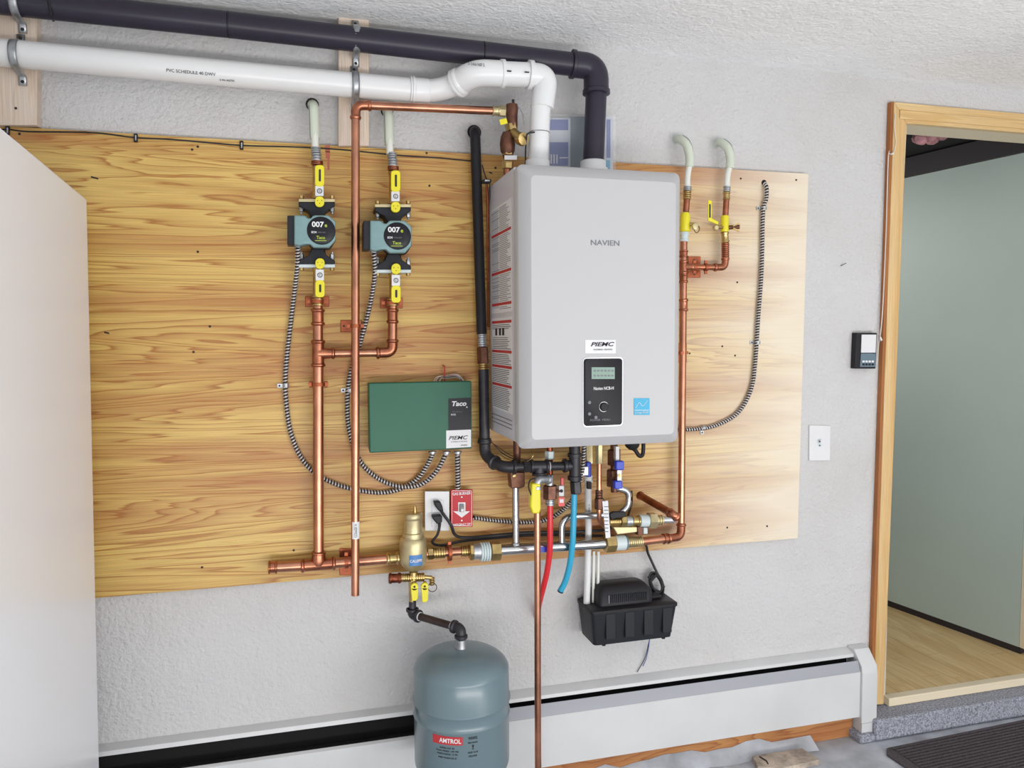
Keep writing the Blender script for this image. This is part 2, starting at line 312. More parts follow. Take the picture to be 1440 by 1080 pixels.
b = MB(); b.box(hr1.x+0.02, XR+0.06, -0.027, -0.0222, hr0.z+hw*0.18, hr0.z+hw*0.62); struct(b.obj('trim_5', 'casing_wood_head', bevel=0.003))
struct(MB().box(XR, XR+0.06, -0.022, -0.0005, SILL, hr0.z).obj('trim_3', 'casing_wood', bevel=0.003))
b = MB(); b.prism([(XL-0.011, 0.0005, SILL+.003), (bi_x+0.001, 0.0005, SILL+.003), (DL_T.x+0.001, 0.0005, HEAD-0.002), (XL-0.011, 0.0005, HEAD-0.002)], (0, 0.119, 0)); b.box(XL-0.011, XR+0.011, 0.0005, 0.1195, HEAD, HEAD+0.0115); b.box(XR-0.002, XR+0.011, 0.0005, 0.1195, SILL, HEAD)
o = b.obj('door_1', 'cream', smooth=False); struct(o)
# passage behind the doorway
struct(MB().box(1.2, 4.4, 0.125, 2.6, -0.05, SILL-0.012).obj('floor_passage', 'dark_base', smooth=False)); fp = bpy.data.objects['floor_passage']
k = 0
for i in range(16):
    x0 = XL-0.20+i*0.085
    for j in range(4):
        y0 = -0.005+j*0.62-(i*0.23) % 0.62; y1 = y0+0.62
        y0 = max(y0, -0.002)
        if y1 < 0.01 or x0+0.083 > XR+0.3: continue
        if x0+0.083 > XR and y0 < 0.125: y0 = 0.126
        if y1 < y0+.01 or x0+.0835 < XL+.004: continue
        x0c = max(x0, XL+.0005)
        MB().box(x0c, x0+0.0835, y0, y1-0.002, SILL-0.0115, SILL).obj('floor_plank', 'vinyl_plank', fp, smooth=False)
A0 = Vector((2.638, 0.76, SILL+0.03)); A1 = Vector((2.752, 0.147, SILL+0.03)); TZ = 2.10
n_ = Vector(((A0-A1).y, -(A0-A1).x, 0)).normalized()
b = MB(); b.prism([A0+Vector((-0.04, 0.3, 0)), A1, A1+Vector((0.08, 0.02, 0)), A0+Vector((0.08, 0.35, 0))], (0, 0, TZ-A0.z)); struct(b.obj('wall_passage', 'grey_green', smooth=False))
b = MB(); b.prism([A0+Vector((-0.036, 0.3, -0.03)), A1+Vector((0.01, 0, -0.03)), A1+Vector((0.08, 0.02, -0.03)), A0+Vector((0.08, 0.35, -0.03))], (0, 0, 0.0298)); struct(b.obj('baseboard_passage', 'dark_base', smooth=False))
struct(MB().box(A1.x+0.002, A1.x+0.055, A1.y-0.022, A1.y-0.001, SILL+0.03, TZ).obj('trim_6', 'cream', smooth=False))
struct(MB().box(1.2, 4.4, 2.6, 2.7, 0, 2.19).obj('wall_passage_rear', 'grey_green', smooth=False))
struct(MB().box(1.1, 1.2, 0.125, 2.7, 0, 2.19).obj('wall_passage_left', 'grey_green', smooth=False))
struct(MB().box(4.4, 4.5, 0.125, 2.7, 0, 2.19).obj('wall_passage_right', 'grey_green', smooth=False))
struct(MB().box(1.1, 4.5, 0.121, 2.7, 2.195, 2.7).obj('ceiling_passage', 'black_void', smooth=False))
b = MB(); b.prism([A0+Vector((-0.05, 0.3, TZ-A0.z+0.001)), A1+Vector((-0.015, -0.02, TZ-A0.z+0.001)), A1+Vector((0.09, -0.02, TZ-A0.z+0.001)), A0+Vector((0.09, 0.35, TZ-A0.z+0.001))], (0, 0, 0.085)); struct(b.obj('trim_7', 'dark_base', smooth=False))
area('passage_fill', (1.75, 1.0, 1.9), (2.7, 0.5, 0.8), 0.7, 0.5, 10, (1.0, 0.98, 0.95))  # unseen fill light, added to lift the dark passage wall
# pink insulation tuft above
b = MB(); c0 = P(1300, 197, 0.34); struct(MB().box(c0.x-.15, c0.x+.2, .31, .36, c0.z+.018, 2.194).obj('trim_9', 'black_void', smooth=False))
for i in range(9):
    a = Vector((random.uniform(-.04, .05), random.uniform(-.03, .03), random.uniform(-.012, .03)))
    b.lathe(c0+a-Vector((0.03, 0, 0)), (1, random.uniform(-.3, .3), random.uniform(-.4, .3)), [(0, .002), (.012, .016), (.03, .022), (.05, .017), (.062, .003)], 10)
tag(b.obj('insulation_batt', 'insulation'), 'tuft of pink fibreglass insulation hanging in the dark above the doorway', 'insulation')
# threshold and carpeted step
b = MB(); y0 = P(1243, 985, -0.02)
b.box(XL-0.02, XR, -0.03, 0.004, SILL-0.028, SILL+0.002); struct(b.obj('trim_8', 'cream', bevel=0.003))
b = MB(); b.box(1.862, 3.1, -0.098, -0.001, 0.001, SILL-0.029); b.box(1.80, 1.862, -0.098, -0.001, 0.001, 0.03)
tag(b.obj('carpet_step', 'carpet', bevel=0.008, seg=3), 'grey blue carpeted step below the doorway threshold', 'step')
# mat
mc = PZ(1237, 1052, 0.012); b = MB(); m0 = PZ(1440, 1010, 0.012)
dx = (m0-mc); dx.z = 0; dx.normalize(); dy = Vector((dx.y, -dx.x, 0))
mt = thing('door_mat', 'dark ribbed rubber backed mat on the floor before the carpeted step', 'mat', (mc.x, mc.y, 0))
b.prism([mc+dx*0.03-UP*0.011, mc+dx*0.9-UP*0.011, mc+dx*0.9+dy*0.6-UP*0.011, mc+dy*0.6-UP*0.011, mc+dy*0.03-UP*0.011], (0, 0, 0.007)); b.obj('mat_base', 'rubber_mat', mt, bevel=0.002)
b = MB()
for i in range(1, 42): 
    t = i*0.0145; b.obox(mc+dx*0.465+dy*t-UP*0.002, dx*0.425, dy*0.0045, UP*0.002)
o = b.obj('ribs', 'rubber_mat', mt); o['kind'] = 'stuff'

# ================================================================ PLYWOOD
PT = P(600, 212.5, -0.02).z; PB = P(600, 801.5, -0.02).z; PXR = (P(1137, 243, -0.02).x+P(1122, 757, -0.02).x)/2
ply = thing('plywood_sheet', 'large sheet of knotty yellow plywood screwed to the white wall', 'plywood', (PXR-1.22, 0, PB))
b = MB(); tr = P(1137, 243, -0.02); br = P(1122, 757, -0.02)
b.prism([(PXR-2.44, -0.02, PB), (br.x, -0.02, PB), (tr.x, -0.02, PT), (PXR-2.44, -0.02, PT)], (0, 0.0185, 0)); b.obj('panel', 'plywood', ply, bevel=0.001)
for x, y in ((27, 188), (278, 206), (278, 354), (272, 495), (295, 459), (284, 798), (270, 210), (1120, 253), (1042, 251), (1023, 742), (1037, 397), (1016, 487), (970, 497), (1034, 500), (1079, 740), (604, 261), (697, 236), (413, 774), (470, 800), (600, 215)):
    p = P(x, y, -0.0215); MB().lathe(p, (0, 1, 0), [(0, 0.0028), (0.0012, 0.0034)], 8).obj('screw', 'screw_dark', ply)
for x, y, l in ((133, 250, .014), (690, 243, .008), (150, 468, .01)):
    p = P(x, y, -0.0205); MB().obox(p, (l*.6, 0, -l*.15), (0, .0004, 0), (0, 0, .002)).obj('knot', 'screw_dark', ply)
b = MB()
for x, y, wd, h in ((460.5, 209, 3.5, 5), (461, 218, 3, 5), (462, 231, 1.5, 8)):
    b.pxrect(x-wd, y-h, x+wd, y+h, -0.0206, -0.0202)
b.obj('paint_mark', 'red_ink', ply)
# wood blocks at the top
def woodblock(x0, y0, x1, y1, label):
    t = thing('mounting_block', label, 'wood block', P((x0+x1)/2, y1, 0), 'wood blocks carrying the vent pipes'); b = MB().pxrect(x0, y0, x1, y1, -0.036, -0.0005); 
    b.obj('block', 'pine_upright', t, bevel=0.002); return t
wb1 = woodblock(-60, -12, 52, 176, 'pale pine block at the top left corner behind both vent pipes')
wb2 = woodblock(476, 23, 519, 205, 'pale pine block behind the pipes left of the white elbow')
for x, y in ((22, 152), (486, 40)):
    MB().lathe(P(x, y, -0.0372), (0, 1, 0), [(0, .003), (.001, .0034)], 8).obj('screw', 'screw_dark', wb1 if x < 100 else wb2)

# ================================================================ BASEBOARD HEATER
ZT = P(600, 986.5, 0).z; ZPB = P(1210, 1008, -0.07).z; ZPT = P(1210, 945, -0.07).z
Xa = -0.95; Xj = P(655, 1000, -0.06).x; Xb = P(1207, 960, -0.06).x
def prof(b, pts, x0, x1): b.prism([(x0, y, z) for y, z in pts], (x1-x0, 0, 0)); return b
hl = thing('baseboard_heater', 'white baseboard heater run at the left with a wide open black slot', 'heater', ((Xa+Xj)/2, -0.035, ZPB))
hr = thing('baseboard_heater', 'white baseboard heater run at the right with a silver damper strip', 'heater', ((Xj+Xb)/2, -0.035, ZPB))
zl = P(575, 1008, -0.045).z; zl2 = P(575, 1036, -0.07).z
for h, x0, x1 in ((hl, Xa, Xj-0.0008), (hr, Xj+0.0008, Xb)):
    left = h is hl
    prof(MB(), [(-0.0004, ZPB), (-0.0004, ZT), (-0.004, ZT), (-0.034, ZT-0.012 if not left else zl+.012), (-0.036, (ZT-0.022) if not left else zl), (-0.030, (ZT-0.018) if not left else zl+.006), (-0.003, ZT-0.006), (-0.003, ZPB)], x0, x1).obj('back_plate', 'white_metal', h)
    pt = zl2-.007 if left else ZPT
    prof(MB(), [(-0.066, ZPB), (-0.070, ZPB), (-0.070, pt), (-0.060, pt+0.004), (-0.060, pt+0.002), (-0.066, pt-0.002)], x0, x1).obj('front_panel', 'white_metal', h)
    prof(MB(), [(-0.055, ZPB+.03), (-0.010, ZPB+.03), (-0.010, ZPT-.02), (-0.055, ZPT-.02)], x0+0.01, x1-0.01).obj('fin_element', 'black_void', h)
    prof(MB(), [(-0.0035, ZPB+.004), (-0.0045, ZPB+.004), (-0.0045, ZT-.012), (-0.0035, ZT-.012)], x0+0.005, x1-0.005).obj('back_liner', 'black_void', h)
    prof(MB(), [(-0.0655, ZPB+.005), (-0.0045, ZPB+.005), (-0.0045, ZPB+.009), (-0.0655, ZPB+.009)], x0+0.005, x1-0.005).obj('bottom_tray', 'black_void', h)
    if left:
        prof(MB(), [(-0.056, pt-.03), (-0.030, pt-.005), (-0.030, pt-.009), (-0.056, pt-.034)], x0+0.005, x1-0.005).obj('damper', 'black_void', h)
zd0 = P(1000, 951.5, -0.055).z; zd1 = P(1000, 968, -0.07).z
prof(MB(), [(-0.0705, ZPT+.001), (-0.069, ZPT+.008), (-0.058, ZPT+.035), (-0.055, ZPT+.033), (-0.066, ZPT+.007), (-0.0685, ZPT+.001)], Xj+.002, Xb-.002).obj('damper', 'heater_louver', hr)
ec = MB(); x0, x1 = Xb+0.0005, Xb+0.062
prof(ec, [(-0.0008, ZPB-.02), (-0.0008, ZT+.006), (-0.035, ZT+.004), (-0.076, ZPT+.018), (-0.080, ZPT-.01), (-0.080, ZPB-.02)], x0, x1)
ec.obj('end_cap', 'white_metal', hr, bevel=0.002); MB().box(x0+.002, x1-.002, -0.079, -0.002, ZPB-.055, ZPB-.0205).obj('end_cap_foot', 'white_metal', hr)
# wood sill below the heater, rough mortar edge, loose board
b = MB(); b.box(-1.2, Xb-0.004, -0.040, -0.001, 0.001, ZPB-.002); tag(b.obj('sill_board', 'sill_wood', smooth=False), 'reddish brown bare wood sill under the baseboard heater', 'board')
b = MB(); pts = []; xs = [Xj-0.2+0.05*i for i in range(29)]
lo = [(x, -0.075-random.uniform(0, .015), 0.0005) for x in xs]; hi = [(x, -0.0415, 0.035+random.uniform(-.012, .012)) for x in xs]; mid = [(x, -0.06, 0.022+random.uniform(-.006, .006)) for x in xs]; bk = [(x, -0.0412, 0.0005) for x in xs]
k = 0; b.v = [Vector(p) for row in (lo, mid, hi, bk) for p in row]; n = len(xs)
for r in range(3):
    for i in range(n-1): b.f.append((r*n+i, r*n+i+1, (r+1)*n+i+1, (r+1)*n+i))
for i in range(n-1): b.f.append((i, i+1, 3*n+i+1, 3*n+i))
b.f.append((0, n, 2*n, 3*n)); b.f.append((n-1, 2*n-1, 3*n-1, 4*n-1))
b2 = [v for v in b.v]; b.v = [Vector((v.x, v.y, v.z)) for v in b2 if True]
b.obj('mortar', 'concrete', None); o = bpy.data.objects['mortar']; tag(o, 'rough grey mortar ridge along the foot of the wood sill', 'mortar')
bd = thing('loose_board', 'short weathered pale board lying on the concrete below the heater', 'board', PZ(1105, 1062, 0))
q = [PZ(1058, 1063, 0.018), PZ(1128, 1052, 0.018), PZ(1153, 1068, 0.018), PZ(1100, 1080, 0.018), PZ(1066, 1078, 0.018)]
MB().prism(q, (0, 0, -0.0175)).obj('board', 'wood_board', bd, bevel=0.001)
MB().tube([PZ(1068, 1064, .0195), PZ(1078, 1070, .0195), PZ(1080, 1074, .0195)], .0022, 6).obj('crack', 'screw_dark', bd)

# ================================================================ REFRIGERATOR at the left
zt = PZ(122, 280, 0).z; fb = P(122, 280, -0.13); fbb = P(133, 1080, -0.13); fz = fb.z; fn = PZ(0, 178, fz)
dn = (fn-Vector((fb.x, fb.y, fz))); dn.normalize()
fr_ = thing('refrigerator', 'tall smooth white appliance filling the left edge of the view', 'refrigerator', (fb.x-.33, -0.45, 0))
bx = fb.x-0.022
b = MB(); tp = [Vector((fb.x, fb.y, fz)), Vector((fb.x, fb.y, fz))+dn*0.78, Vector((fb.x-.62, fb.y, fz))+dn*0.78, Vector((fb.x-.62, fb.y, fz))]
bt = [Vector((p.x-0.026, p.y, 0.03)) for p in tp]
b.loft([bt, tp]); b.obj('body', 'appliance_white', fr_, bevel=0.004)
b = MB(); tp2 = [p+dn*0.785-dn*0 for p in (tp[0], tp[3])]; 
b.loft([[bt[0]+dn*.785, bt[0]+dn*.84, bt[3]+dn*.84, bt[3]+dn*.785], [tp[0]+dn*.785, tp[0]+dn*.84, tp[3]+dn*.84, tp[3]+dn*.785]]); b.obj('door', 'appliance_white', fr_, bevel=0.008)
b = MB()
for q in (bt[0], bt[3]+Vector((.05, 0, 0)), bt[0]+dn*.7, bt[3]+dn*.7+Vector((.05, 0, 0))): b.cyl(Vector((q.x-.03, q.y-.03, 0.001)), Vector((q.x-.03, q.y-.03, .032)), .015, 10)
b.obj('feet', 'black_plastic', fr_)

# ================================================================ VENT PIPES
def pp(pts): return [P(*p) for p in pts]
dv = thing('dark_vent_pipe', 'dark grey plastic vent pipe along the ceiling turning down into the boiler', 'pipe', P(836, 232, -0.11))
r = 0.0325; YD = -0.072
MB().tube([P(-90, -9, YD), P(320, 34.5, YD)], r, 28).obj('pipe', 'grey_pvc', dv)
MB().tube([P(321, 34.6, YD), P(678, 75.5, -0.085)], r, 28).obj('pipe', 'grey_pvc', dv)
MB().tube([P(679, 75.6, -0.085), P(806, 90.5, -0.095)], r*1.0, 28).obj('pipe', 'grey_pvc', dv)
bd_ = MB(); bd_.tube(fillet([P(803, 90, -0.095), P(838, 94, -0.1), P(838.5, 132, -0.105)], 0.05, 10), r*1.12, 28)
bd_.lathe(P(803, 90, -.095), P(838, 94, -.1)-P(803, 90, -.095), [(0, r*1.12), (0.001, r*1.24), (.010, r*1.24), (.012, r*1.1)], 28)
bd_.lathe(P(838.5, 133, -.105), UP, [(0, r*1.12), (0.001, r*1.22), (.012, r*1.22), (.014, r*1.1)], 28); bd_.obj('elbow', 'grey_pvc', dv)
MB().tube([P(838.5, 128, -0.105), P(834, 240, -0.11)], r*.94, 28).obj('drop_pipe', 'grey_pvc', dv)
MB().lathe(P(834, 247, -0.11), UP, [(0, .042), (.02, .042), (.022, .037), (.04, .037), (.042, .033)], 28).obj('collar', 'white_pvc', dv)
for x, y in ((321, 34.6), (678.5, 75.5)): 
    p = P(x, y, YD if x < 400 else -.085); MB().lathe(p, P(806, 90.5, YD)-P(320, 34.5, YD), [(0, r*1.012), (.0025, r*1.012)], 28).obj('pipe_joint', 'black_plastic', dv)
MB().tube([P(68, 0, YD-r-.001), P(72, 20, YD-.028), P(75, 29, -.05)], .003, 6).obj('drip_mark', 'black_plastic', dv)

wv = thing('white_intake_pipe', 'straight white plastic pipe with printed lettering running to the left', 'pipe', P(300, 101, -0.068))
YW = -0.072; r = 0.0325
MB().tube([P(-90, 65.5, YW), P(578, 127, YW)], r, 28).obj('pipe', 'white_pvc', wv)
d_ = (P(578, 127, YW)-P(0, 75, YW)).normalized()
MB().lathe(P(576, 127, YW), d_, [(0, r*1.0), (.0005, r*1.16), (.003, r*1.16), (.0035, r*1.06), (.006, r*1.06), (.0065, r*1.16), (.012, r*1.16), (.014, r*1.08), (.05, r*1.08), (.055, r*.98)], 28).obj('coupling', 'white_pvc', wv)
def wrapx(c, ax, R):   # text wrapped round a horizontal pipe, centred on c (angle 0 faces the room)
    c = Vector(c); ax = Vector(ax).normalized()
    def g(x, y, z): a = y/R+g.a; return c+ax*x+(FR*math.cos(a)+UP*math.sin(a))*(R+z)
    g.a = 0.0; return g
g = wrapx(P(271, 101, YW), d_, r); g.a = -0.35; text('lettering', 'PVC SCHEDULE 40 DWV', None, .115, .0075, 'ink', wv, wrap=g)
g = wrapx(P(320, 105, YW), d_, r); g.a = -0.75; text('lettering', '2 IN ASTM', None, .035, .005, 'ink', wv, wrap=g)

we = thing('white_intake_elbow', 'white plastic double elbow rising from the boiler top', 'pipe', P(757, 235, -0.15))
r = 0.0325; Y1 = -0.15
MB().tube([P(756, 245, Y1), P(760.5, 148, Y1)], r*.86, 28).obj('riser_pipe', 'white_pvc', we)
MB().lathe(P(756, 246, Y1), UP, [(0, .034), (.038, .034), (.040, .030)], 28).obj('collar', 'white_pvc', we)
b = MB(); a = P(742, 105, Y1); c = P(768, 108, Y1); e_ = P(762, 152, Y1); b.tube(fillet([a, c, e_], .05, 10), r*1.02, 28)
b.lathe(a, c-a, [(0, r*1.1), (.0005, r*1.2), (.012, r*1.2), (.014, r*1.0)], 28); b.obj('elbow', 'white_pvc', we)
MB().tube([P(700, 103.5, Y1), P(744, 105.2, Y1)], r*1.0, 28).obj('short_pipe', 'white_pvc', we)
b = MB(); a = P(709, 104, Y1); c = P(668, 102, Y1); e_ = P(642, 118, -0.105); b.tube(fillet([a, c, e_], .045, 10), r*1.06, 28)
b.lathe(a, c-a, [(0, r*1.1), (.0005, r*1.16), (.010, r*1.16), (.012, r*1.0)], 28); b.lathe(e_, c-e_, [(0, r*.9), (.0005, r*1.2), (.005, r*1.2), (.006, r*1.1), (.010, r*1.1), (.011, r*1.18), (.016, r*1.18), (.022, r*1.05)], 28); b.obj('elbow', 'white_pvc', we)
MB().tube(fillet([P(648, 114, -.115), P(628, 124, -.085), P(598, 129, YW)], .03, 6), r*.92, 28).obj('link_pipe', 'white_pvc', we)
g = wrapx(P(666, 101, Y1), (1, 0, 0.0), r*1.07); g.a = .25; text('lettering', 'D-2466 NSF 2', None, .045, .009, 'ink_grey', we, wrap=g, bold=.02)
b = MB()
for x, y in ((716, 100), (741, 101.5)): b.obox(P(x, y, Y1-r*1.17), (.006, 0, 0), (0, .002, 0), (0, 0, .0012))
b.obj('pen_marks', 'ink', we)
MB().torus(P(758, 187, Y1), UP, r*.9, .0014, 24, 6).obj('hose_clamp', 'chrome', we)
MB().tube(catmull(pp([(752, 186, -.185), (742, 188, -.18), (740, 196, -.165), (739, 215, -.15), (739, 238, -.14)]), 5), .0022, 6).obj('drain_wire', 'black_cord', we)

# metal pipe straps
def strap(x, cy, hpx, label, Y=-0.072, r=.0335, m='zinc', lean=0.0):
    c = P(x, cy, Y); t = thing('pipe_strap', label, 'pipe strap', c-UP*r, 'metal pipe straps on the wood blocks'); b = MB(); hw = 0.009; pts = []
    back = -0.0375
    pts.append((back-.001, r+.028)); pts.append((back-.001, r+.006))
    for i in range(13):
        a = PI/2-PI*i/12; pts.append((Y-(r+.0015)*math.cos(a)*1.0, (r+.0015)*math.sin(a)))
    pts.append((back-.001, -r-.006)); pts.append((back-.001, -r-.028))
    out = [Vector((0, y, z)) for y, z in pts]; n = len(out)
    for sx in (-hw, -hw*.45, hw*.45, hw):
        k = len(b.v); ex = .0018 if abs(sx) < hw*.9 else 0
        for p in out: b.v.append(Vector((c.x+sx+p.z*lean, p.y-ex, c.z+p.z)))
    for s_ in range(3):
        for i in range(n-1): b.f.append((s_*n+i, s_*n+i+1, (s_+1)*n+i+1, (s_+1)*n+i))
    o = b.obj('band', m, t); md = o.modifiers.new('solid', 'SOLIDIFY'); md.thickness = .0018
    for s_ in (1, -1):
        p = Vector((c.x+s_*(r+.02)*lean, back-.0058, c.z+s_*(r+.019))); MB().lathe(p, (0, 1, 0), [(0, .001), (.0005, .004), (.002, .0045)], 10).obj('screw', 'screw_dark', t)
    return t
strap(24, 3, 0, 'metal strap over the dark pipe at the top left corner')
strap(24, 78, 0, 'metal strap over the white pipe near the left edge')
strap(501, 55.5, 0, 'metal strap over the dark pipe on the middle block')
strap(499.5, 120.5, 0, 'metal strap over the white pipe just above the copper elbow')

# ================================================================ BOILER
bo_ = thing('wall_hung_boiler', 'large white wall hung boiler with black control panel in the middle', 'boiler', (0.755, -0.18, EYE-0.28))
def RR(x0, x1, z0, z1, y, rad, n=5):
    out = []
    for cx, cz, a0 in ((x1-rad, z1-rad, 0), (x0+rad, z1-rad, 90), (x0+rad, z0+rad, 180), (x1-rad, z0+rad, 270)):
        for k in range(n+1): a = math.radians(a0+90*k/n); out.append(Vector((cx+rad*math.cos(a), y, EYE+cz+rad*math.sin(a))))
    return out
BX0, BX1, BZ0, BZ1 = 0.5315, 0.980, -0.2755, 0.434
MB().loft([RR(BX0, BX1, BZ0, BZ1, -0.03, .004), RR(BX0, BX1, BZ0, BZ1, -0.298, .004)]).obj('casing', 'boiler_side', bo_)
MB().box(BX0+.03, BX1-.03, -0.030, -0.0205, EYE+BZ0+.05, EYE+BZ1-.02).obj('wall_bracket', 'zinc', bo_)
MB().loft([RR(.531, .979, -.280, .432, -.3005, .012), RR(.529, .980, -.288, .433, -.338, .016), RR(.532, .977, -.287, .430, -.345, .018), RR(.553, .954, -.264, .403, -.3705, .012), RR(.556, .951, -.261, .400, -.373, .012)]).obj('front_cover', 'boiler_white', bo_, sharp=.5)
YF = -0.3738
def facetext(s, px0, px1, py, h, m, nm='lettering', Y=YF, bold=0.0, slant=0, par=bo_):
    a = P(px0, py, Y); c = P(px1, py, Y); hh = abs(P(px0, py-h/2, Y).z-P(px0, py+h/2, Y).z); return text(nm, s, Vector(((a.x+c.x)/2, Y, (a.z+c.z)/2)), c.x-a.x, hh, m, par, bold=bold, slant=slant)
facetext('NAVIEN', 831, 871, 341.5, 7.5, 'ink_grey', bold=.01).name = 'brand_lettering'
MB().pxrect(823, 478, 866, 497, YF, YF+.0006).obj('sticker', 'paper', bo_); facetext('PIEMC', 831, 864, 484, 6, 'ink', Y=YF-.0008, bold=.03, slant=.3); facetext('PLUMBING  HEATING', 835, 861, 491.5, 2, 'ink_grey', Y=YF-.0008)
cp0, cp1 = P(821, 504.5, YF), P(875, 597, YF)
cp = MB().loft([RR(cp0.x, cp1.x-.002, cp1.z-EYE, cp0.z-EYE, YF+.002, .008), RR(cp0.x, cp1.x-.002, cp1.z-EYE, cp0.z-EYE, YF-.004, .008), RR(cp0.x+.002, cp1.x-.004, cp1.z+.002-EYE, cp0.z-.002-EYE, YF-.006, .007)]).obj('control_panel', 'black_plastic', bo_)
MB().loft([RR(cp0.x-.003, cp1.x+.001, cp1.z-.003-EYE, cp0.z+.003-EYE, YF+.001, .010), RR(cp0.x-.003, cp1.x+.001, cp1.z-.003-EYE, cp0.z+.003-EYE, YF-.001, .010)]).obj('panel_bezel', 'chrome', bo_)
YP = YF-.0063
MB().pxrect(832, 516.5, 864.5, 533, YP-.0006, YP+.001).obj('display', 'lcd', cp)
b = MB()
for x in range(835, 862, 5):
    for y in (520, 527): b.pxrect(x, y, x+3, y+2.5, YP-.0011, YP-.0007)
b.obj('display_digits', 'ink_grey', cp)
facetext('Navien NCB-H', 835, 863, 546, 4.5, 'paper', 'lettering', YP-.0003, bold=.02, par=cp)
MB().lathe(P(849, 572, YP), FR, [(0, .0125), (.006, .0115), (.008, .010), (.0085, .004)], 24).obj('dial', 'black_plastic', cp)
MB().torus(P(849, 572, YP-.001), FR, .0125, .0012, 24, 6).obj('dial_ring', 'chrome', cp)
for x, y in ((829, 566), (829, 582), (838, 587)): MB().lathe(P(x, y, YP), FR, [(0, .0045), (.001, .0042)], 14).obj('button', 'ink_grey', cp)
for y, x0, x1 in ((590.5, 830, 858),): facetext('LOCHINVAR'[:0] or 'POWER  MENU', x0, x1, y, 3, 'ink_grey', 'lettering', YP-.0003, par=cp)
MB().pxrect(891.5, 560, 913.5, 583.5, YF-.0006, YF+.0002).obj('efficiency_sticker', 'sky_blue', bo_); st = bpy.data.objects['efficiency_sticker']
b = MB(); b.tube(catmull([P(894, 574, YF-.001), P(899, 566, YF-.001), P(904, 571, YF-.001), P(911, 563, YF-.001)], 5), .0006, 5); b.pxrect(892.5, 576.5, 912.5, 577.2, YF-.0012, YF-.0007); b.obj('swoosh', 'paper', st)
facetext('energy STAR', 893, 912, 580.3, 3, 'paper', 'lettering', YF-.0012, par=st)
# side stickers with fine print (on the left face, X = BX0)
def side_pt(fy, fz): return Vector((BX0-.0006, -0.036-fy*0.250, EYE+0.418-fz*0.67))
def side_rect(b, y0, y1, z0, z1, dx=0.0, th=.0004): b.prism([side_pt(y0, z0)-XX*dx, side_pt(y1, z0)-XX*dx, side_pt(y1, z1)-XX*dx, side_pt(y0, z1)-XX*dx], (th, 0, 0)); return b
for z0, z1 in ((.085, .525), (.545, .93)):
    s1 = side_rect(MB(), .07, .97, z0, z1).obj('instruction_label', 'paper', bo_)
    bk, rd, gy = MB(), MB(), MB(); z = z0+.012
    if z0 < .2:
        side_rect(gy, .10, .42, z0+.01, z1-.02, .0003, .0002); reds = (.20, .355, .485)
    else: reds = (.56, .68, .745, .82)
    while z < z1-.012:
        isr = any(abs(z-q) < .008 for q in reds)
        if isr: side_rect(rd, .10, .95, z, z+.011, .0005, .0002); z += .017; continue
        ln = random.uniform(.75, .94)
        x = .46 if (z0 < .2 and random.random() < .75) else .12
        if not (z0 > .5 and .59 < z < .625): side_rect(bk, x, ln, z, z+.0022, .0006, .0002)
        z += .0075
    if z0 > .5:
        for q in (.25, .42, .56): side_rect(bk, q, q+.09, .588, .618, .0006, .0002)
    bk.obj('fine_print', 'ink_grey' if z0 < .2 else 'ink', s1); rd.obj('warning_bands', 'ink_red', s1)
    if gy.v: gy.obj('grey_block', 'brochure_grey', s1)
b = MB()
for z in (.955, .972, .988): side_rect(b, .05, .95, z, z+.003, .0004, .0002)
b.obj('louvre_slots', 'ink_grey', bo_)
def PU(x, Y):
    p = P(x, 634, Y); p.z = EYE+BZ0-.0005; return p
# underside fittings of the boiler
for x, dep in ((730, -.1), (772, -.14), (808, -.2), (843, -.15), (862, -.15)):
    p = P(x, 634, dep); p.z = EYE+BZ0-.001
    MB().lathe(p, -UP, [(0, .016), (.008, .016), (.008, .012), (.022, .012)], 12).obj('port_nut', 'bronze', bo_)
# bag of booklets behind the vents
bag = thing('booklet_bag', 'blue and grey printed booklets in a clear bag behind the vent pipes', 'booklets', P(815, 235, -0.03))
MB().pxrect(771, 166, 802, 246, -.030, -.024).obj('booklet', 'brochure_grey', bag)
bb = MB(); bb.pxrect(773, 168, 799, 183, -.0308, -.0302); bb.pxrect(773, 200, 799, 233, -.0308, -.0302); bb.obj('cover_print', 'brochure_blue', bag)
MB().pxrect(802, 164, 826, 246, -.0300, -.022).obj('booklet', 'slate_plastic', bag)
MB().pxrect(827, 164, 862, 246, -.028, -.0212).obj('booklet', 'brochure_grey', bag)
MB().pxrect(853, 168, 858.5, 222, -.0292, -.0284).obj('cover_print', 'brochure_blue', bag); MB().pxrect(852, 225, 858, 240, -.0292, -.0284).obj('cover_print', 'sky_blue', bag)
bb = MB()
for i in range(3): bb.pxrect(774.5+i*4, 217, 776+i*4, 230, -.0316, -.031)
bb.pxrect(787, 221, 799, 222.5, -.0316, -.031); bb.obj('cover_lettering', 'paper', bag)
MB().pxrect(768, 161, 866, 246, -.034, -.0335).obj('clear_bag', 'poly_bag', bag)

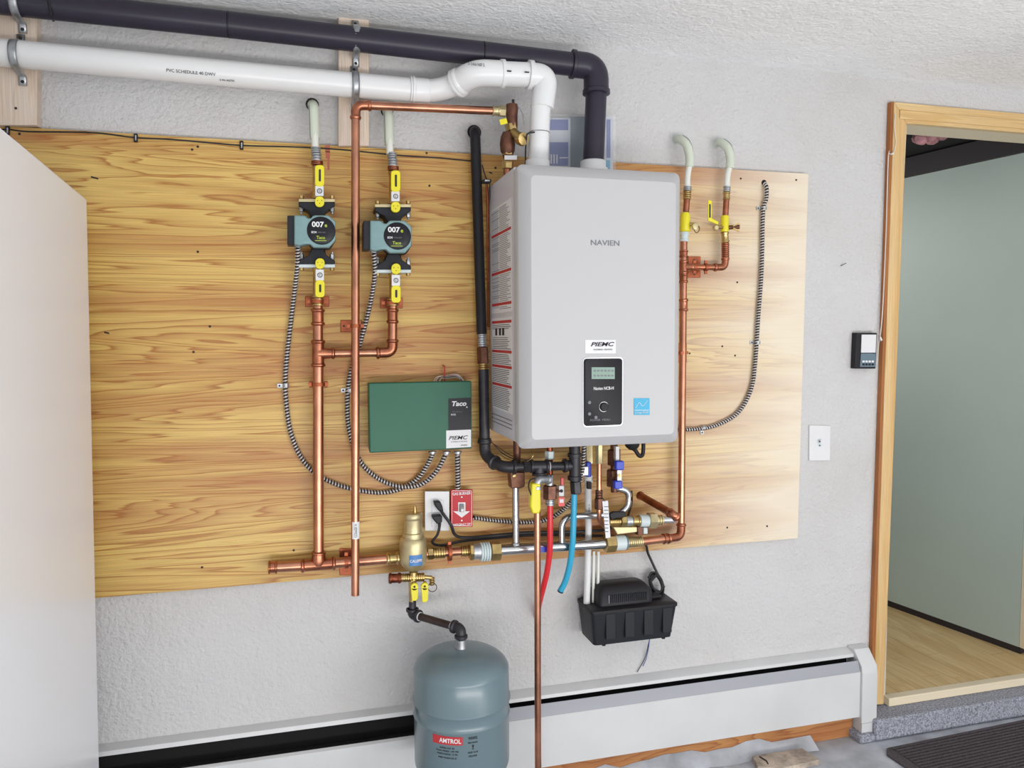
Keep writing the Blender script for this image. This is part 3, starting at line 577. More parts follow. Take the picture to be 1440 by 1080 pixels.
# ================================================================ LEFT COPPER MANIFOLD
cm_ = thing('copper_manifold', 'thick copper manifold with riser, branch and capped bottom header on the left', 'pipe', P(447, 797, -0.07))
Yc = -0.068; R1 = .0143; R2 = .0112
def seg(pr, a, b, r, m='copper', nm='pipe', n=20): return MB().cyl(P(*a), P(*b), r, n).obj(nm, m, pr)
seg(cm_, (447, 418, Yc), (447.3, 484, Yc), R1*.95); seg(cm_, (447.5, 508, Yc), (448, 775, Yc), R1)
fit(P(447, 434, Yc), P(447.2, 458, Yc), R1).obj('coupling', 'copper_fit', cm_); fit(P(447, 420, Yc), P(447, 431, Yc), R1*.9, 'ribs').obj('adapter', 'brass', cm_)
def tee(nm, pr, a, b, c, d, r, rb, m='copper_fit'):
    q = MB(); a, b, c, d = P(*a), P(*b), P(*c), P(*d); q.tube([a, b], r*1.12, 20); q.tube([c, c.lerp(d, .35), d], [r*1.25, rb*1.4, rb*1.12], 20)
    for p, e in ((a, b), (b, a)): q.lathe(p, e-p, [(0, r*1.15), (.003, r*1.34), (.007, r*1.34), (.010, r*1.12)], 20)
    q.lathe(d, c-d, [(0, rb*1.15), (.003, rb*1.4), (.007, rb*1.4), (.010, rb*1.12)], 20); q.obj(nm, m, pr)
tee('tee', cm_, (447.3, 478, Yc), (447.6, 516, Yc), (447.4, 497, Yc), (471, 497, Yc), R1, R2)
seg(cm_, (470, 497, Yc), (532, 496, Yc), R2); bend('elbow', P(529, 496.3, Yc), P(552, 495.5, Yc), P(552, 477, Yc), R1*.9, 'copper_fit', cm_)
seg(cm_, (552, 480, Yc), (552.5, 424, Yc), R1*.92); fit(P(552, 434, Yc), P(552, 455, Yc), R1*.92).obj('coupling', 'copper_fit', cm_); fit(P(552.5, 420, Yc), P(552.5, 431, Yc), R1*.9, 'ribs').obj('adapter', 'brass', cm_)
tee('tee', cm_, (423, 796, Yc), (472, 792, Yc), (448, 794, Yc), (448, 775, Yc), R1, R1)
seg(cm_, (384, 797.8, Yc), (425, 795.5, Yc), R1); seg(cm_, (470, 792, Yc), (556, 785, Yc), R1)
fit(P(377, 798, Yc), P(390, 797.3, Yc), R1).obj('end_cap', 'copper_fit', cm_); MB().cyl(P(377.3, 798, Yc), P(379, 798, Yc), R1*1.0, 18).obj('end_plug', 'copper_dark', cm_)
fit(P(543, 786.3, Yc), P(562, 784.6, Yc), R1).obj('coupling', 'brass', cm_)

# relief discharge pipe
dp = thing('relief_discharge_pipe', 'long thin copper discharge pipe hanging open ended left of the green box', 'pipe', P(500, 836, -0.105))
Yd = -0.105
seg(dp, (705, 156.3, -.105), (518, 148.3, Yd), R2); bend('elbow', P(522, 148.4, Yd), P(500.5, 148, Yd), P(500, 168, Yd), R2, 'copper_fit', dp)
q = MB(); q.tube([P(500, 165, Yd), P(499.6, 837, Yd)], R2, 20, caps=False); q.tube([P(499.6, 837, Yd), P(499.6, 825, Yd)], R2*.86, 20, caps=False); q.obj('pipe', 'copper', dp)
MB().tube([P(499.8, 733, Yd), P(499.8, 757, Yd)], R2*1.02, 20).obj('sticker', 'paper', dp)
g = lambda x, y, z: P(499.8, 745, Yd)+UP*x+(FR*math.cos(y/R2)+XX*math.sin(y/R2))*(R2*1.02+z); text('sticker_print', 'COPPER M', None, .036, .007, 'ink', dp, wrap=g)

# ================================================================ CLAMPS (copper plated hangers)
def hanger(x, y, Yp, rp, axis, label, pw=17, ph=8, plate=True, off=0, m='copper_clamp', Yw=-0.0205, ring=True):
    c = P(x, y, Yp); t = thing('pipe_clamp', label, 'pipe clamp', c-UP*.02, 'copper plated pipe clamps')
    if plate:
        b = MB(); b.pxrect(x-pw+off, y-ph, x+pw+off, y+ph, Yw-.003, Yw); b.obj('plate', m, t, bevel=.0015)
        for s_ in (-1, 1):
            if pw >= ph: q = P(x+off+s_*pw*.68, y, Yw-.0036)
            else: q = P(x+off, y+s_*ph*.68, Yw-.0036)
            MB().lathe(q, (0, 1, 0), [(0, .0015), (.0006, .0032), (.001, .0032)], 8).obj('screw', 'screw_dark', t)
    MB().cyl(Vector((c.x, Yw-.002, c.z)), Vector((c.x, Yp+rp, c.z)), .0045, 8).obj('stem', m, t)
    if ring:
        d = {'V': UP, 'H': XX}[axis]; MB().lathe(c-d*.005, d, [(0, rp*1.04), (0.0003, rp*1.28), (.0097, rp*1.28), (.01, rp*1.04)], 20).obj('ring', m, t)
        e = XX if axis == 'V' else UP
        for s_ in (-1, 1): MB().obox(c+e*s_*(rp*1.28+.004), e*.0045, (0, .0025, 0), d*.0045).obj('ear', m, t)
    return t
hanger(446, 424, Yc, R1, 'V', 'copper clamp below the left pump', 17, 7.5); hanger(550.5, 426, Yc, R1, 'V', 'copper clamp below the right pump', 16, 7.5)
hanger(499.8, 458.5, Yd, R2, 'V', 'copper clamp on the long thin pipe right of the tee riser', 15, 8.5, off=-6); hanger(447.7, 540.5, Yc, R1, 'V', 'copper clamp low on the thick left riser below its tee', 13, 4.5)
hanger(487, 790, Yc, R1, 'H', 'reddish clamp on the bottom header beside the thin pipe', 9.5, 19, off=0); hanger(632, 777, -.078, .0185, 'H', 'copper clamp on the short pipe right of the brass air separator', 5, 12, plate=False)
hanger(976.5, 375.5, -.055, .0095, 'H', 'copper clamp on the short horizontal pipe right of the boiler', 9, 15, off=0); hanger(958, 496, -.06, .0115, 'V', 'copper clamp on the long right hand riser beside the boiler', 7, 14, off=1)

# ================================================================ CIRCULATOR PUMPS AND THEIR VALVES
def pex_stub(x, y0, y1, label, dx):
    t = thing('pex_bend', label, 'pipe', P(x, y1, -.055), 'white tubes coming out of the wall')
    pts = fillet([P(x-3, y0-2, -.0005), P(x-1, y0, -.055), P(x+1.5, y1, -.068)], .045, 8)
    MB().tube(pts, .0100, 14).obj('tube', 'pex', t)
    pts2 = fillet([P(x-2.6, y0-1.6, -.010), P(x-1, y0, -.055), P(x+.3, y0+46, -.061)], .045, 8)
    MB().tube(pts2, .0135, 16).obj('bend_support', 'bend_support', t)
    q = MB(); q.tube([p+Vector((-.011, -.008, 0)) for p in pts2[3:]], .0012, 5); q.obj('support_edge', 'ink_grey', t)
    MB().lathe(P(x-2.8, y0-2, -.0005), FR, [(0, .018), (.002, .016)], 14).obj('hole_rim', 'screw_dark', t)
    return t
pex_stub(442, 149, 209, 'white tube bending out of the wall above the left pump', 0)
pex_stub(547, 158, 217, 'white tube bending out of the wall above the right pump', 0)
def pump(dx, dy, which):
    X = lambda x, y, Y=-.068: P(x+dx, y+dy, Y)
    # isolation valves
    for k, (ya, yb, yh0, yh1, yt0, yt1, yk, nm) in enumerate(((214, 282, 232, 262, 261.5, 275.5, 283, 'upper'), (374, 420, 394, 418, 379, 394.5, 370, 'lower'))):
        v = thing('isolation_valve', 'brass isolation valve with yellow lever %s the %s pump' % ('above' if k == 0 else 'below', which), 'valve', X(446, max(ya, yb)), 'valves with yellow levers by the pumps')
        if k == 0:
            fit(X(444, 207), X(444.5, 216), .010, 'ribs').obj('crimp_ring', 'zinc', v); fit(X(445, 216), X(445.5, 228), .0105, 'ribs').obj('press_end', 'zinc', v)
            fit(X(446, 226.5), X(446, 233), .0125, 'ribs').obj('copper_ring', 'copper_fit', v); fit(X(446.3, 233), X(446.5, 281), .0115, 'press').obj('body', 'brass', v)
        else: fit(X(447, 376), X(447, 420), .0118, 'press').obj('body', 'brass', v)
        cx = 449.5 if k == 0 else 450; Y0, Y1_ = -.108, -.098
        def rrp(b, x0, y0, x1, y1, rad, Yf, Yb, n=5):
            out = []
            for ccx, ccy, a0 in ((x1-rad, y0+rad, -90), (x1-rad, y1-rad, 0), (x0+rad, y1-rad, 90), (x0+rad, y0+rad, 180)):
                for j in range(n+1): a = math.radians(a0+90*j/n); out.append((ccx+rad*math.cos(a)+dx, ccy+rad*math.sin(a)+dy))
            b.pxprism(out, Yf, Yb); return b
        rrp(MB(), cx-6.5, yh0, cx+6.5, yh1, 4.5, Y0, Y1_).obj('lever', 'yellow_plastic', v, bevel=.001); lv = v
        rrp(MB(), cx-1.2, yh0+6, cx+1.8, yh1-7, 1.2, Y0-.0008, Y0+.001).obj('lever_slot', 'ink', v)
        rrp(MB(), cx-6.5, yk-7, cx+6.5, yk+8, 6, Y0, Y1_).obj('drain_knob', 'yellow_plastic', v, bevel=.001)
        for ox, oy in ((-3, -1), (3, -1), (0, 3)): MB().lathe(P(cx+ox+dx, yk+oy+dy, Y0-.0006), (0, 1, 0), [(0, .0012), (.0015, .0012)], 8).obj('knob_hole', 'ink', v)
        rrp(MB(), cx-6, yt0, cx+5.5, yt1, 1, Y0+.001, Y1_+.001).obj('valve_stem_block', 'white_paint', v)
        c = P(cx+dx, (yt0+yt1)/2+dy, Y0-.0002); MB().torus(c, FR, .0058, .0008, 16, 6).obj('round_mark', 'ink', v)
        text('lettering', 'C', c, .004, .006, 'ink', v)
        MB().cyl(P(cx+dx, (yt0+yt1)/2+dy, Y1_), P(cx-2+dx, (yt0+yt1)/2+dy, -.075), .0055, 12).obj('stem', 'brass', v)
    t = thing('circulator_pump', 'teal and black circulator pump on the %s riser' % which, 'pump', X(447, 376), 'circulator pumps on the plywood')
    # flanges
    for k, (yp, yq, s_) in enumerate(((279.5, 284, 1), (376, 371.5, -1))):
        MB().pxrect(420+dx, min(yp, yq)+dy, 471+dx, max(yp, yq)+dy, -.088, -.040).obj('flange_plate', 'brass_raw' if k == 0 else 'gasket', t, bevel=.001)
        q = MB(); q.pxprism([(x+dx, y+dy) for x, y in ((420, yq), (471, yq), (471, yq+s_*5), (459, yq+s_*13), (455, yq+s_*22), (438, yq+s_*22), (434, yq+s_*13), (420, yq+s_*5))], -.092, -.038); q.obj('flange', 'pump_black', t, bevel=.002)
        for bx_ in (424, 467):
            fit(X(bx_, yq+s_*6, -.070), X(bx_, yq+s_*14, -.070), .0048, 'nut').obj('bolt_nut', 'zinc', t); MB().cyl(X(bx_, yp-s_*4, -.070), X(bx_, yq+s_*17, -.070), .0032, 8).obj('bolt', 'zinc', t)
            fit(X(bx_, yp-s_*4.5, -.070), X(bx_, yp, -.070), .0045, 'nut').obj('bolt_head', 'brass', t)
    MB().lathe(X(448, 327, -.03), FR, [(0, .025), (.01, .036), (.05, .040), (.055, .034)], 24).obj('volute', 'pump_black', t)
    MB().cyl(X(447.5, 297), X(447.5, 358), .019, 18).obj('volute_neck', 'pump_black', t)
    q = MB(); q.pxprism([(x+dx, y+dy) for x, y in ((432, 315), (440, 306), (466, 306), (472, 316), (472, 338), (465, 349), (440, 349), (432, 340))], -.128, -.080); q.obj('motor_housing', 'pump_black', t, bevel=.003)
    out = [(441, 302.5), (462, 302.5), (472, 311), (472, 338), (463, 348), (441, 348), (436, 343), (429, 343.5), (421, 345.5), (413.5, 343.5), (413.5, 302.5), (428, 302.5), (433, 307), (437, 306.5)]
    q = MB(); q.pxprism([(x+dx, y+dy) for x, y in out], -.150, -.126); q.obj('motor_face', 'pump_teal', t, bevel=.004, seg=3)
    MB().pxrect(404+dx, 303+dy, 414+dx, 343.5+dy, -.142, -.085).obj('terminal_box', 'pump_black', t, bevel=.002)
    MB().pxrect(412+dx, 303.5+dy, 432+dx, 344+dy, -.126, -.085).obj('control_box', 'pump_teal', t, bevel=.002)
    c = P(451.8+dx, 324.5+dy, -.150); dk = MB().lathe(c+Vector((0, .002, 0)), FR, [(0, .036), (.004, .036), (.006, .0335), (.0062, .01)], 36).obj('name_disk', 'disk_black', t)
    Yt = -.1565
    def dt(s, x0, x1, y, h, m, bold=0.0): 
        a = P(x0+dx, y+dy, Yt); e = P(x1+dx, y+dy, Yt); hh = P(x0, y-h/2, Yt).z-P(x0, y+h/2, Yt).z; return text('lettering', s, (a+e)/2, e.x-a.x, hh, m, dk, bold=bold)
    dt('007', 438.5, 455.5, 315.5, 8, 'paper', .05); dt('e', 456.5, 460, 317.5, 4, 'lime_ink', .03); dt('ECM', 438, 445, 326.5, 3, 'paper', .04); dt('HIGH EFF', 447, 458, 326.8, 1.8, 'ink_grey'); dt('Taco', 445, 457, 334, 4.5, 'lime_ink', .03)
    q = MB(); q.pxrect(443+dx, 338+dy, 459+dx, 338.8+dy, Yt-.0006, Yt); q.obj('underline', 'lime_ink', dk)
    MB().lathe(X(419, 347, -.105), UP, [(-.003, .010), (.003, .010), (.003, .013), (.006, .013)], 12).obj('conduit_nut', 'zinc', t)
    return t
pump(0, 0, 'left'); pump(107, 7.5, 'right')

# ================================================================ ARMOURED CONDUITS
def conduit(pts, label, r=.0062, pitch=.0088, m='conduit_metal', par=None):
    path = catmull([P(*p) for p in pts], 12); path = resample(path, pitch/4); rs = []
    for i in range(len(path)): rs.append(r*(0.95, 1.05, 1.05, 0.90)[i % 4])
    b = MB(); b.tube(path, rs, 8); o = b.obj('armoured_conduit', 'conduit_groove', None, sharp=3.0)
    # raised steel strip wound along the hose
    fine = resample(path, .0010); t = (fine[1]-fine[0]).normalized(); up = Vector((0, 0, 1)) if abs(t.z) < 0.9 else Vector((1, 0, 0)); a = t.cross(up).normalized(); hx = []
    for i, p in enumerate(fine):
        t = (fine[min(i+1, len(fine)-1)]-fine[max(i-1, 0)]).normalized(); a = (a-t*a.dot(t)).normalized(); b2 = t.cross(a); th = 2*PI*i*.0010/.0088
        hx.append(p+(a*math.cos(th)+b2*math.sin(th))*(r*.98))
    h = MB().tube(hx, .0021, 6).obj('spiral_strip', m, None, sharp=3.0); h.parent = o; h.location = h.location-o.location; tag(o, label, 'conduit', 'spiral metal conduits'); return o
conduit([(419, 349, -.105), (418, 375, -.08), (413, 420, -.04), (407, 470, -.031), (402, 520, -.030), (402, 560, -.030), (410, 612, -.030), (432, 655, -.030), (470, 680, -.030), (520, 692, -.031), (556, 690, -.031), (585, 675, -.034), (600, 655, -.045), (608.5, 638, -.055)], 'outer spiral metal conduit looping from the left pump to the green box')
conduit([(526, 357, -.105), (527, 385, -.08), (522, 420, -.05), (514, 455, -.035), (504, 490, -.031), (493, 525, -.030), (488.5, 560, -.030), (491, 605, -.030), (506, 648, -.030), (532, 673, -.030), (562, 684, -.042), (590, 682, -.046), (612, 665, -.05), (628, 637, -.055)], 'inner spiral metal conduit looping from the right pump to the green box')
conduit([(643, 636, -.055), (643.5, 660, -.052), (644, 688, -.045)], 'short straight spiral conduit from the green box down to the red plate', r=.0075)
conduit([(665, 728, -.035), (700, 732.5, -.033), (740, 734.5, -.033), (768, 731, -.04), (790, 718, -.06), (806, 700, -.09), (818, 665, -.12), (822, 618, -.14)], 'spiral metal conduit running from the red plate to under the boiler')
conduit([(1074.5, 257, -.0205), (1078, 264, -.035), (1077.5, 280, -.033), (1073, 300, -.030), (1071, 380, -.030), (1066, 450, -.030), (1062, 510, -.030), (1056, 548, -.030), (1038, 580, -.030), (1010, 597, -.030), (980, 603.5, -.030), (935, 604, -.030)], 'long spiral metal conduit curving down the right side of the plywood')
MB_h = MB().lathe(P(1074.5, 257, -.0206), FR, [(0, .0095), (.001, .009)], 12).obj('cable_hole', 'black_void', ply)
for x, y, s_, lb in ((400, 542.5, -1, 'conduit strap on the far left loop below the tee'), (489.5, 549, -1, 'conduit strap just left of the thin copper pipe'), (1072.5, 292.5, -1, 'conduit strap at the top of the right hand conduit'), (1063.5, 481.5, -1, 'conduit strap halfway down the right hand conduit'), (987, 602, 0, 'conduit strap near the bottom bend of the right hand conduit')):
    c = P(x+2, y, -.030); t = thing('conduit_strap', lb, 'conduit strap', c-UP*.006, 'small zinc straps on the conduits')
    if s_: MB().lathe(c-UP*.005, UP, [(0, .0083), (.01, .0083)], 14).obj('loop', 'zinc', t); MB().obox(c+Vector((-.015, .0078, 0)), (.008, 0, 0), (0, .0012, 0), (0, 0, .0055)).obj('tab', 'zinc', t); q = c+Vector((-.017, .0058, 0))
    else: MB().lathe(c-XX*.005, XX, [(0, .0083), (.01, .0083)], 14).obj('loop', 'zinc', t); MB().obox(c+Vector((0, .0078, -.013)), (.0055, 0, 0), (0, .0012, 0), (0, 0, .008)).obj('tab', 'zinc', t); q = c+Vector((0, .0058, -.015))
    MB().lathe(q, (0, 1, 0), [(0, .0022), (.0012, .0032)], 8).obj('screw', 'screw_dark', t)

# thin black cable along the top edge and its staples
pts = [(-30, 186), (8, 182), (40, 185), (130, 186.5), (190, 193.5), (245, 196.5), (340, 204.5), (410, 206.5), (480, 210.5), (560, 218.5), (615, 222), (662, 226.5)]
tag(MB().tube(catmull([P(x, y, -.0225) for x, y in pts], 6), .0019, 6).obj('thin_cable', 'black_cord'), 'thin black cable stapled along the top of the plywood', 'cable')
for x, y, lb in ((190.5, 193.5, 'dark cable staple on the thin cable, nearer the left edge'), (339.5, 204, 'dark cable staple on the thin cable, nearer the left pump'), (10, 183, 'dark cable staple at the top left beside the white appliance')):
    t = thing('cable_staple', lb, 'staple', P(x, y+6, -.02), 'staples holding the thin cable'); MB().pxrect(x-2.6, y-6, x+2.6, y+6, -.028, -.0205).obj('clip', 'black_plastic', t, bevel=.001); MB().pxrect(x-.6, y-3.5, x+1.2, y+4, -.0288, -.0275).obj('nail', 'zinc', t)

# ================================================================ GREEN CONTROL BOX
a = P(518.5, 538, -.085); c = P(663, 632, -.085); g0 = P(520, 540, -.085); gx0, gx1 = P(519, 588, -.085).x, P(663.5, 583, -.085).x; gz1 = P(590, 537.3, -.085).z; gz0 = P(590, 634, -.085).z
gb = thing('zone_control_box', 'green metal relay box with black and white labels left of the boiler', 'control box', ((gx0+gx1)/2, -.05, gz0))
MB().box(gx0+.002, gx1-.002, -.060, -.0205, gz0+.002, gz1-.002).obj('base', 'green_metal', gb, bevel=.002)
MB().box(gx0, gx1, -.085, -.0605, gz0, gz1).obj('cover', 'green_metal', gb, bevel=.003)
YG = -.0856
MB().pxprism([(630.5, 560.5), (662.5, 559), (662.5, 604.5), (630.5, 606)], YG, -.0851).obj('black_label', 'disk_black', gb)
MB().pxprism([(627.5, 605.5), (662.5, 604), (662.5, 628.5), (627.5, 630.5)], YG-.0003, -.0851).obj('white_label', 'paper', gb)
def gt(s, x0, x1, y, h, m, bold=0, sl=0): facetext(s, x0, x1, y, h, m, 'lettering', YG-.0006, bold, sl, gb)
gt('Taco', 635.5, 656, 567.5, 7, 'paper', .05, .2); gt('SWITCHING RELAY', 636, 650, 579, 2, 'ink_grey'); gt('SR502', 634, 641, 583, 2.5, 'paper'); gt('PIEMC', 631, 658, 615.5, 5.5, 'ink', .02, .3); gt('PLUMBING & HEATING', 634, 657, 621, 1.6, 'ink_grey'); gt('24 HR SERVICE', 648, 657, 626, 1.8, 'ink')
MB().lathe(P(656.5, 572.5, YG), FR, [(0, .002), (.0006, .002)], 10).obj('dot', 'paper', gb)
wr = thing('thermostat_wires', 'bundle of thin coloured wires on top of the green box', 'wires', P(628, 536, -.05))
for i, (col_, h) in enumerate((('wire_white', 9), ('wire_white', 7), ('bronze', 8), ('wire_white', 5), ('black_cord', 6))):
    MB().tube(catmull(pp([(609+i*3, 539, -.05), (614+i*2, 535-h*.5, -.045), (628, 537-h, -.04-.004*i), (644, 536-h, -.045), (655-i, 539, -.05)]), 5), .0012, 5).obj('wire', col_, wr)
MB().tube(pp([(625, 538, -.045), (625.3, 515, -.04), (623, 514, -.021)]), .0022, 6).obj('wire', 'ink_red', wr)
for x in (608, 628, 643.5): MB().lathe(P(x, 636.5, -.055), UP, [(-.004, .009), (.000, .009), (.000, .012), (.004, .012)], 12).obj('conduit_nut', 'zinc', gb)

# ================================================================ OUTLET, RED PLATE, CORDS
def box_px(nm, x0, y0, x1, y1, Yf, Yb, m, pr, bev=.0015): return MB().pxrect(x0, y0, x1, y1, Yf, Yb).obj(nm, m, pr, bevel=bev)
ol = thing('duplex_outlet', 'white duplex outlet plate with two black plugs, left of the red plate', 'outlet', P(615, 747, -.04))
box_px('junction_box', 598.5, 692.5, 630.5, 745.5, -.045, -.0205, 'bronze', ol); box_px('cover_plate', 597.5, 691, 632, 746.5, -.050, -.0452, 'white_paint', ol)
box_px('receptacle', 607, 703, 624.5, 721, -.0525, -.0502, 'white_paint', ol); box_px('receptacle', 607, 722.5, 624.5, 741, -.0525, -.0502, 'white_paint', ol)
rp = thing('emergency_switch', 'red emergency switch plate with white down arrow and lettering', 'switch', P(649, 741, -.04))
box_px('junction_box', 635.5, 690.5, 663, 740, -.045, -.0205, 'bronze', rp); pl_ = box_px('cover_plate', 634, 688.5, 664.8, 741, -.050, -.0452, 'red_plate', rp)
def rt(s, x0, x1, y, h, b_=0.03): facetext(s, x0, x1, y, h, 'paper', 'lettering', -.0504, b_, 0, rp)
rt('GAS BURNER', 636.5, 662, 694, 4); rt('EMERGENCY SW', 636.5, 662, 737.5, 3)
MB().pxprism([(644.3, 706.5), (654.5, 706.5), (654.5, 719), (661, 719), (649.3, 728), (637.5, 719), (644.3, 719)], -.0508, -.0502).obj('arrow', 'paper', rp)
q = MB(); 
for ln in ((635.2, 689.8, 663.6, 690.5), (635.2, 739.1, 663.6, 739.8), (635.2, 689.8, 635.8, 739.8), (663, 689.8, 663.6, 739.8)): q.pxrect(*ln, -.0506, -.0501)
q.obj('border_line', 'paper', rp)
MB().pxrect(646.5, 709, 652.5, 720, -.056, -.0502).obj('toggle_frame', 'ink_grey', rp, bevel=.001); MB().obox(P(649.5, 716, -.060), (.004, 0, 0), (0, .008, .002), (0, 0, .004)).obj('toggle', 'white_paint', rp, bevel=.001)
for y in (699, 732): MB().lathe(P(649.4, y, -.0512), (0, 1, 0), [(0, .0022), (.001, .0026)], 8).obj('screw', 'zinc', rp)
def cord(nm, pts, r, label, cat='cord', m='black_cord', plug=None, grp=None):
    t = thing(nm, label, cat, P(*pts[-1]), grp); MB().tube(catmull([P(*p) for p in pts], 8), r, 8).obj('cable', m, t)
    if plug: plug(t)
    return t
def plug1(t):
    MB().pxprism([(610.5, 705.5), (619, 705), (622, 711), (624, 719), (617, 718.5), (612, 712)], -.075, -.0528).obj('plug', 'black_plastic', t, bevel=.003)
    MB().cyl(P(619, 716, -.068), P(628, 730, -.072), .0048, 10, .003).obj('strain_relief', 'black_plastic', t)
def plug2(t):
    MB().pxprism([(608.3, 725.3), (622, 725.3), (622, 734.5), (619, 737), (614.5, 737), (608.5, 729.5)], -.078, -.0528).obj('plug', 'black_plastic', t, bevel=.003)
    MB().cyl(P(618.3, 736, -.066), P(617.5, 747, -.068), .0048, 10, .003).obj('strain_relief', 'black_plastic', t)
cord('power_cord', [(622, 721, -.069), (634, 738, -.072), (640, 752, -.062), (655, 756, -.052), (690, 753.5, -.048), (740, 749, -.046), (800, 748, -.046), (850, 745, -.046), (865, 738, -.046)], .0046, 'black power cord from the upper plug running behind the steel pipe', plug=plug1)
cord('power_cord', [(618, 741, -.067), (615, 752, -.066), (608, 763, -.058), (622, 767, -.048), (650, 761, -.045), (700, 756, -.042), (760, 752, -.042), (820, 753, -.042), (870, 755, -.042), (905, 764, -.045), (912, 780, -.03), (927, 812, -.03), (934, 826, -.032)], .0040, 'black power cord from the lower plug running to the coil by the condensate pump', plug=plug2)

# ================================================================ AIR SEPARATOR + FILL VALVE
ys = -.085
asp = thing('air_separator', 'brass air separator with a blue label standing on the bottom copper pipe', 'air separator', P(581.5, 803, ys))
z_ = lambda y: P(581.5, y, ys).z; base = P(581.5, 803, ys); X0 = base.x
def prpx(l): return [(z_(y)-base.z, r) for y, r in l]
MB().lathe(Vector((X0, ys, base.z)), UP, prpx([(803, .012), (799, .022), (793, .034), (786, .0385), (762, .0385), (757, .036), (755, .031), (754, .031)]), 32).obj('body', 'brass_raw', asp)
MB().lathe(Vector((X0, ys, base.z)), UP, prpx([(753.8, .030), (749, .030), (748, .0255), (731, .0245), (730, .0235)]), 32).obj('upper_chamber', 'brass_raw', asp)
MB().lathe(Vector((X0, ys, base.z)), UP, prpx([(729.8, .0245), (728, .0265), (723, .0265), (721.5, .024)]), 12).obj('lid', 'brass_raw', asp)
MB().lathe(Vector((X0+.006, ys, base.z)), UP, prpx([(721.5, .0055), (713, .005), (711, .003)]), 12).obj('vent_nipple', 'brass', asp)
gl = lambda x, y, z: Vector((X0, ys, P(583, 788, -.12).z+y))+(FR*math.cos(x/.0385+.05)+XX*math.sin(x/.0385+.05))*(.0388+z)
def patch(nm, wd, h, m, pr, fn, n=10, z=0.0003, y0=0.0):
    q = MB(); k = 0
    for zz in (z-.0003, z):
        for j in range(2):
            for i in range(n+1): q.v.append(fn(-wd/2+wd*i/n, y0-h/2+h*j, zz))
    m_ = n+1
    for i in range(n): q.f += [(2*m_+i, 2*m_+i+1, 3*m_+i+1, 3*m_+i), (i, i+1, m_+i+1, m_+i), (i, i+1, 2*m_+i+1, 2*m_+i), (m_+i, m_+i+1, 3*m_+i+1, 3*m_+i)]
    q.f += [(0, m_, 3*m_, 2*m_), (n, m_+n, 3*m_+n, 2*m_+n)]; return q.obj(nm, m, pr)
patch('blue_label', .038, .030, 'label_blue', asp, gl); text('lettering', 'CALEFFI', None, .033, .008, 'paper', asp, wrap=lambda x, y, z: gl(x, y-.001, z+.001), bold=.03)
# link pipe from the separator to the steel header
lk = thing('copper_link_pipe', 'short copper and brass link between air separator and the steel header', 'pipe', P(630, 777, -.078))
seg(lk, (598, 779, -.08), (668, 774, -.08), R2*1.05, 'copper'); fit(P(601, 778.7, -.08), P(609, 778, -.08), .013, 'nut').obj('nut', 'brass', lk); fit(P(609, 778, -.08), P(626, 777, -.08), .0125, 'ribs').obj('adapter', 'brass', lk)
fit(P(648, 775.5, -.08), P(664, 774.5, -.08), .0125, 'ribs').obj('adapter', 'brass', lk)
fv = thing('fill_valve', 'small brass fill valve with two yellow levers under the air separator', 'valve', P(582, 830, -.085)); yv = -.085
MB().cyl(P(581.5, 804, yv), P(581.5, 815, yv), .012, 16).obj('neck', 'brass', fv)
fit(P(563, 812.7, yv), P(597, 811.5, yv), .0098, 'ribs').obj('body', 'brass', fv); fit(P(546.5, 813.5, yv), P(564, 812.8, yv), .0118).obj('end_cap', 'copper_dark', fv)
MB().cyl(P(596, 811.5, yv), P(607, 812.5, yv), .006, 12).obj('drain_port', 'brass', fv); fit(P(607.5, 812, yv), P(607.5, 823, yv), .0062, 'ribs').obj('drain_cap', 'brass', fv)
MB().torus(P(608, 826, yv-.004), (0.2, 1, 0), .0125, .0012, 20, 6).obj('cap_ring', 'black_cord', fv)
for x, y0, y1_ in ((583, 825.5, 845), (597.5, 825, 847)):
    hd = MB(); hd.lathe(P(x, y0, -.112), (0, 1, 0), [(0, .0105), (.009, .0105)], 18); hd.pxprism([(x-5, y0+2), (x+5, y0+2), (x+4.5, y1_-3), (x+2, y1_), (x-3.5, y1_)], -.112, -.104); hd.obj('lever', 'yellow_plastic', fv, bevel=.001)
    MB().lathe(P(x, y0, -.115), (0, 1, 0), [(0, .003), (.004, .003)], 6).obj('lever_screw', 'ink', fv); MB().cyl(P(x, y0, -.103), P(x, y0-6, -.088), .005, 10).obj('stem', 'brass', fv)
MB().cyl(P(579.5, 812, yv), P(580, 845, yv), .0105, 16).obj('tailpiece', 'brass', fv)

# ================================================================ EXPANSION TANK + iron pipe
yt = -.218
et = thing('expansion_tank', 'round blue grey steel expansion tank hanging low in front of the heater', 'tank', P(648.5, 1100, yt))
xt = P(649, 960, yt).x; zt_ = lambda y: P(648, y, yt).z
RT = .1295; zt0 = zt_(905); zs_ = zt_(948)
prof_ = []
zb = zt_(1083)
for i in range(9): a = -PI/2+PI/2*i/8; prof_.append((zb+.042+.042*math.sin(a), RT*.66+RT*.34*math.cos(a) if i else .02))
prof_[0] = (zb, .03)
Hs = zt_(938); Hb = [(zt_(1020), 0), (zt_(1002), 0)]
zz1, zz2 = zt_(998), zt_(979); prof_ += [(zz1-.004, RT), (zz1, RT*1.02), (zz1+.004, RT), (zz2-.004, RT), (zz2, RT*1.03), (zz2+.003, RT*1.03), (zz2+.006, RT), (Hs, RT)]
for i in range(1, 11): a = PI/2*i/10; prof_.append((Hs+(zt0-.012-Hs)*math.sin(a)**1.15, max(.012, RT*math.cos(a)**.8)))
MB().lathe(Vector((xt, yt, 0)), UP, prof_, 64).obj('shell', 'tank_grey', et, sharp=1.0)
MB().torus(Vector((xt, yt, zt0-.0185)), UP, .050, .0022, 40, 6).obj('dome_ring', 'tank_grey', et)
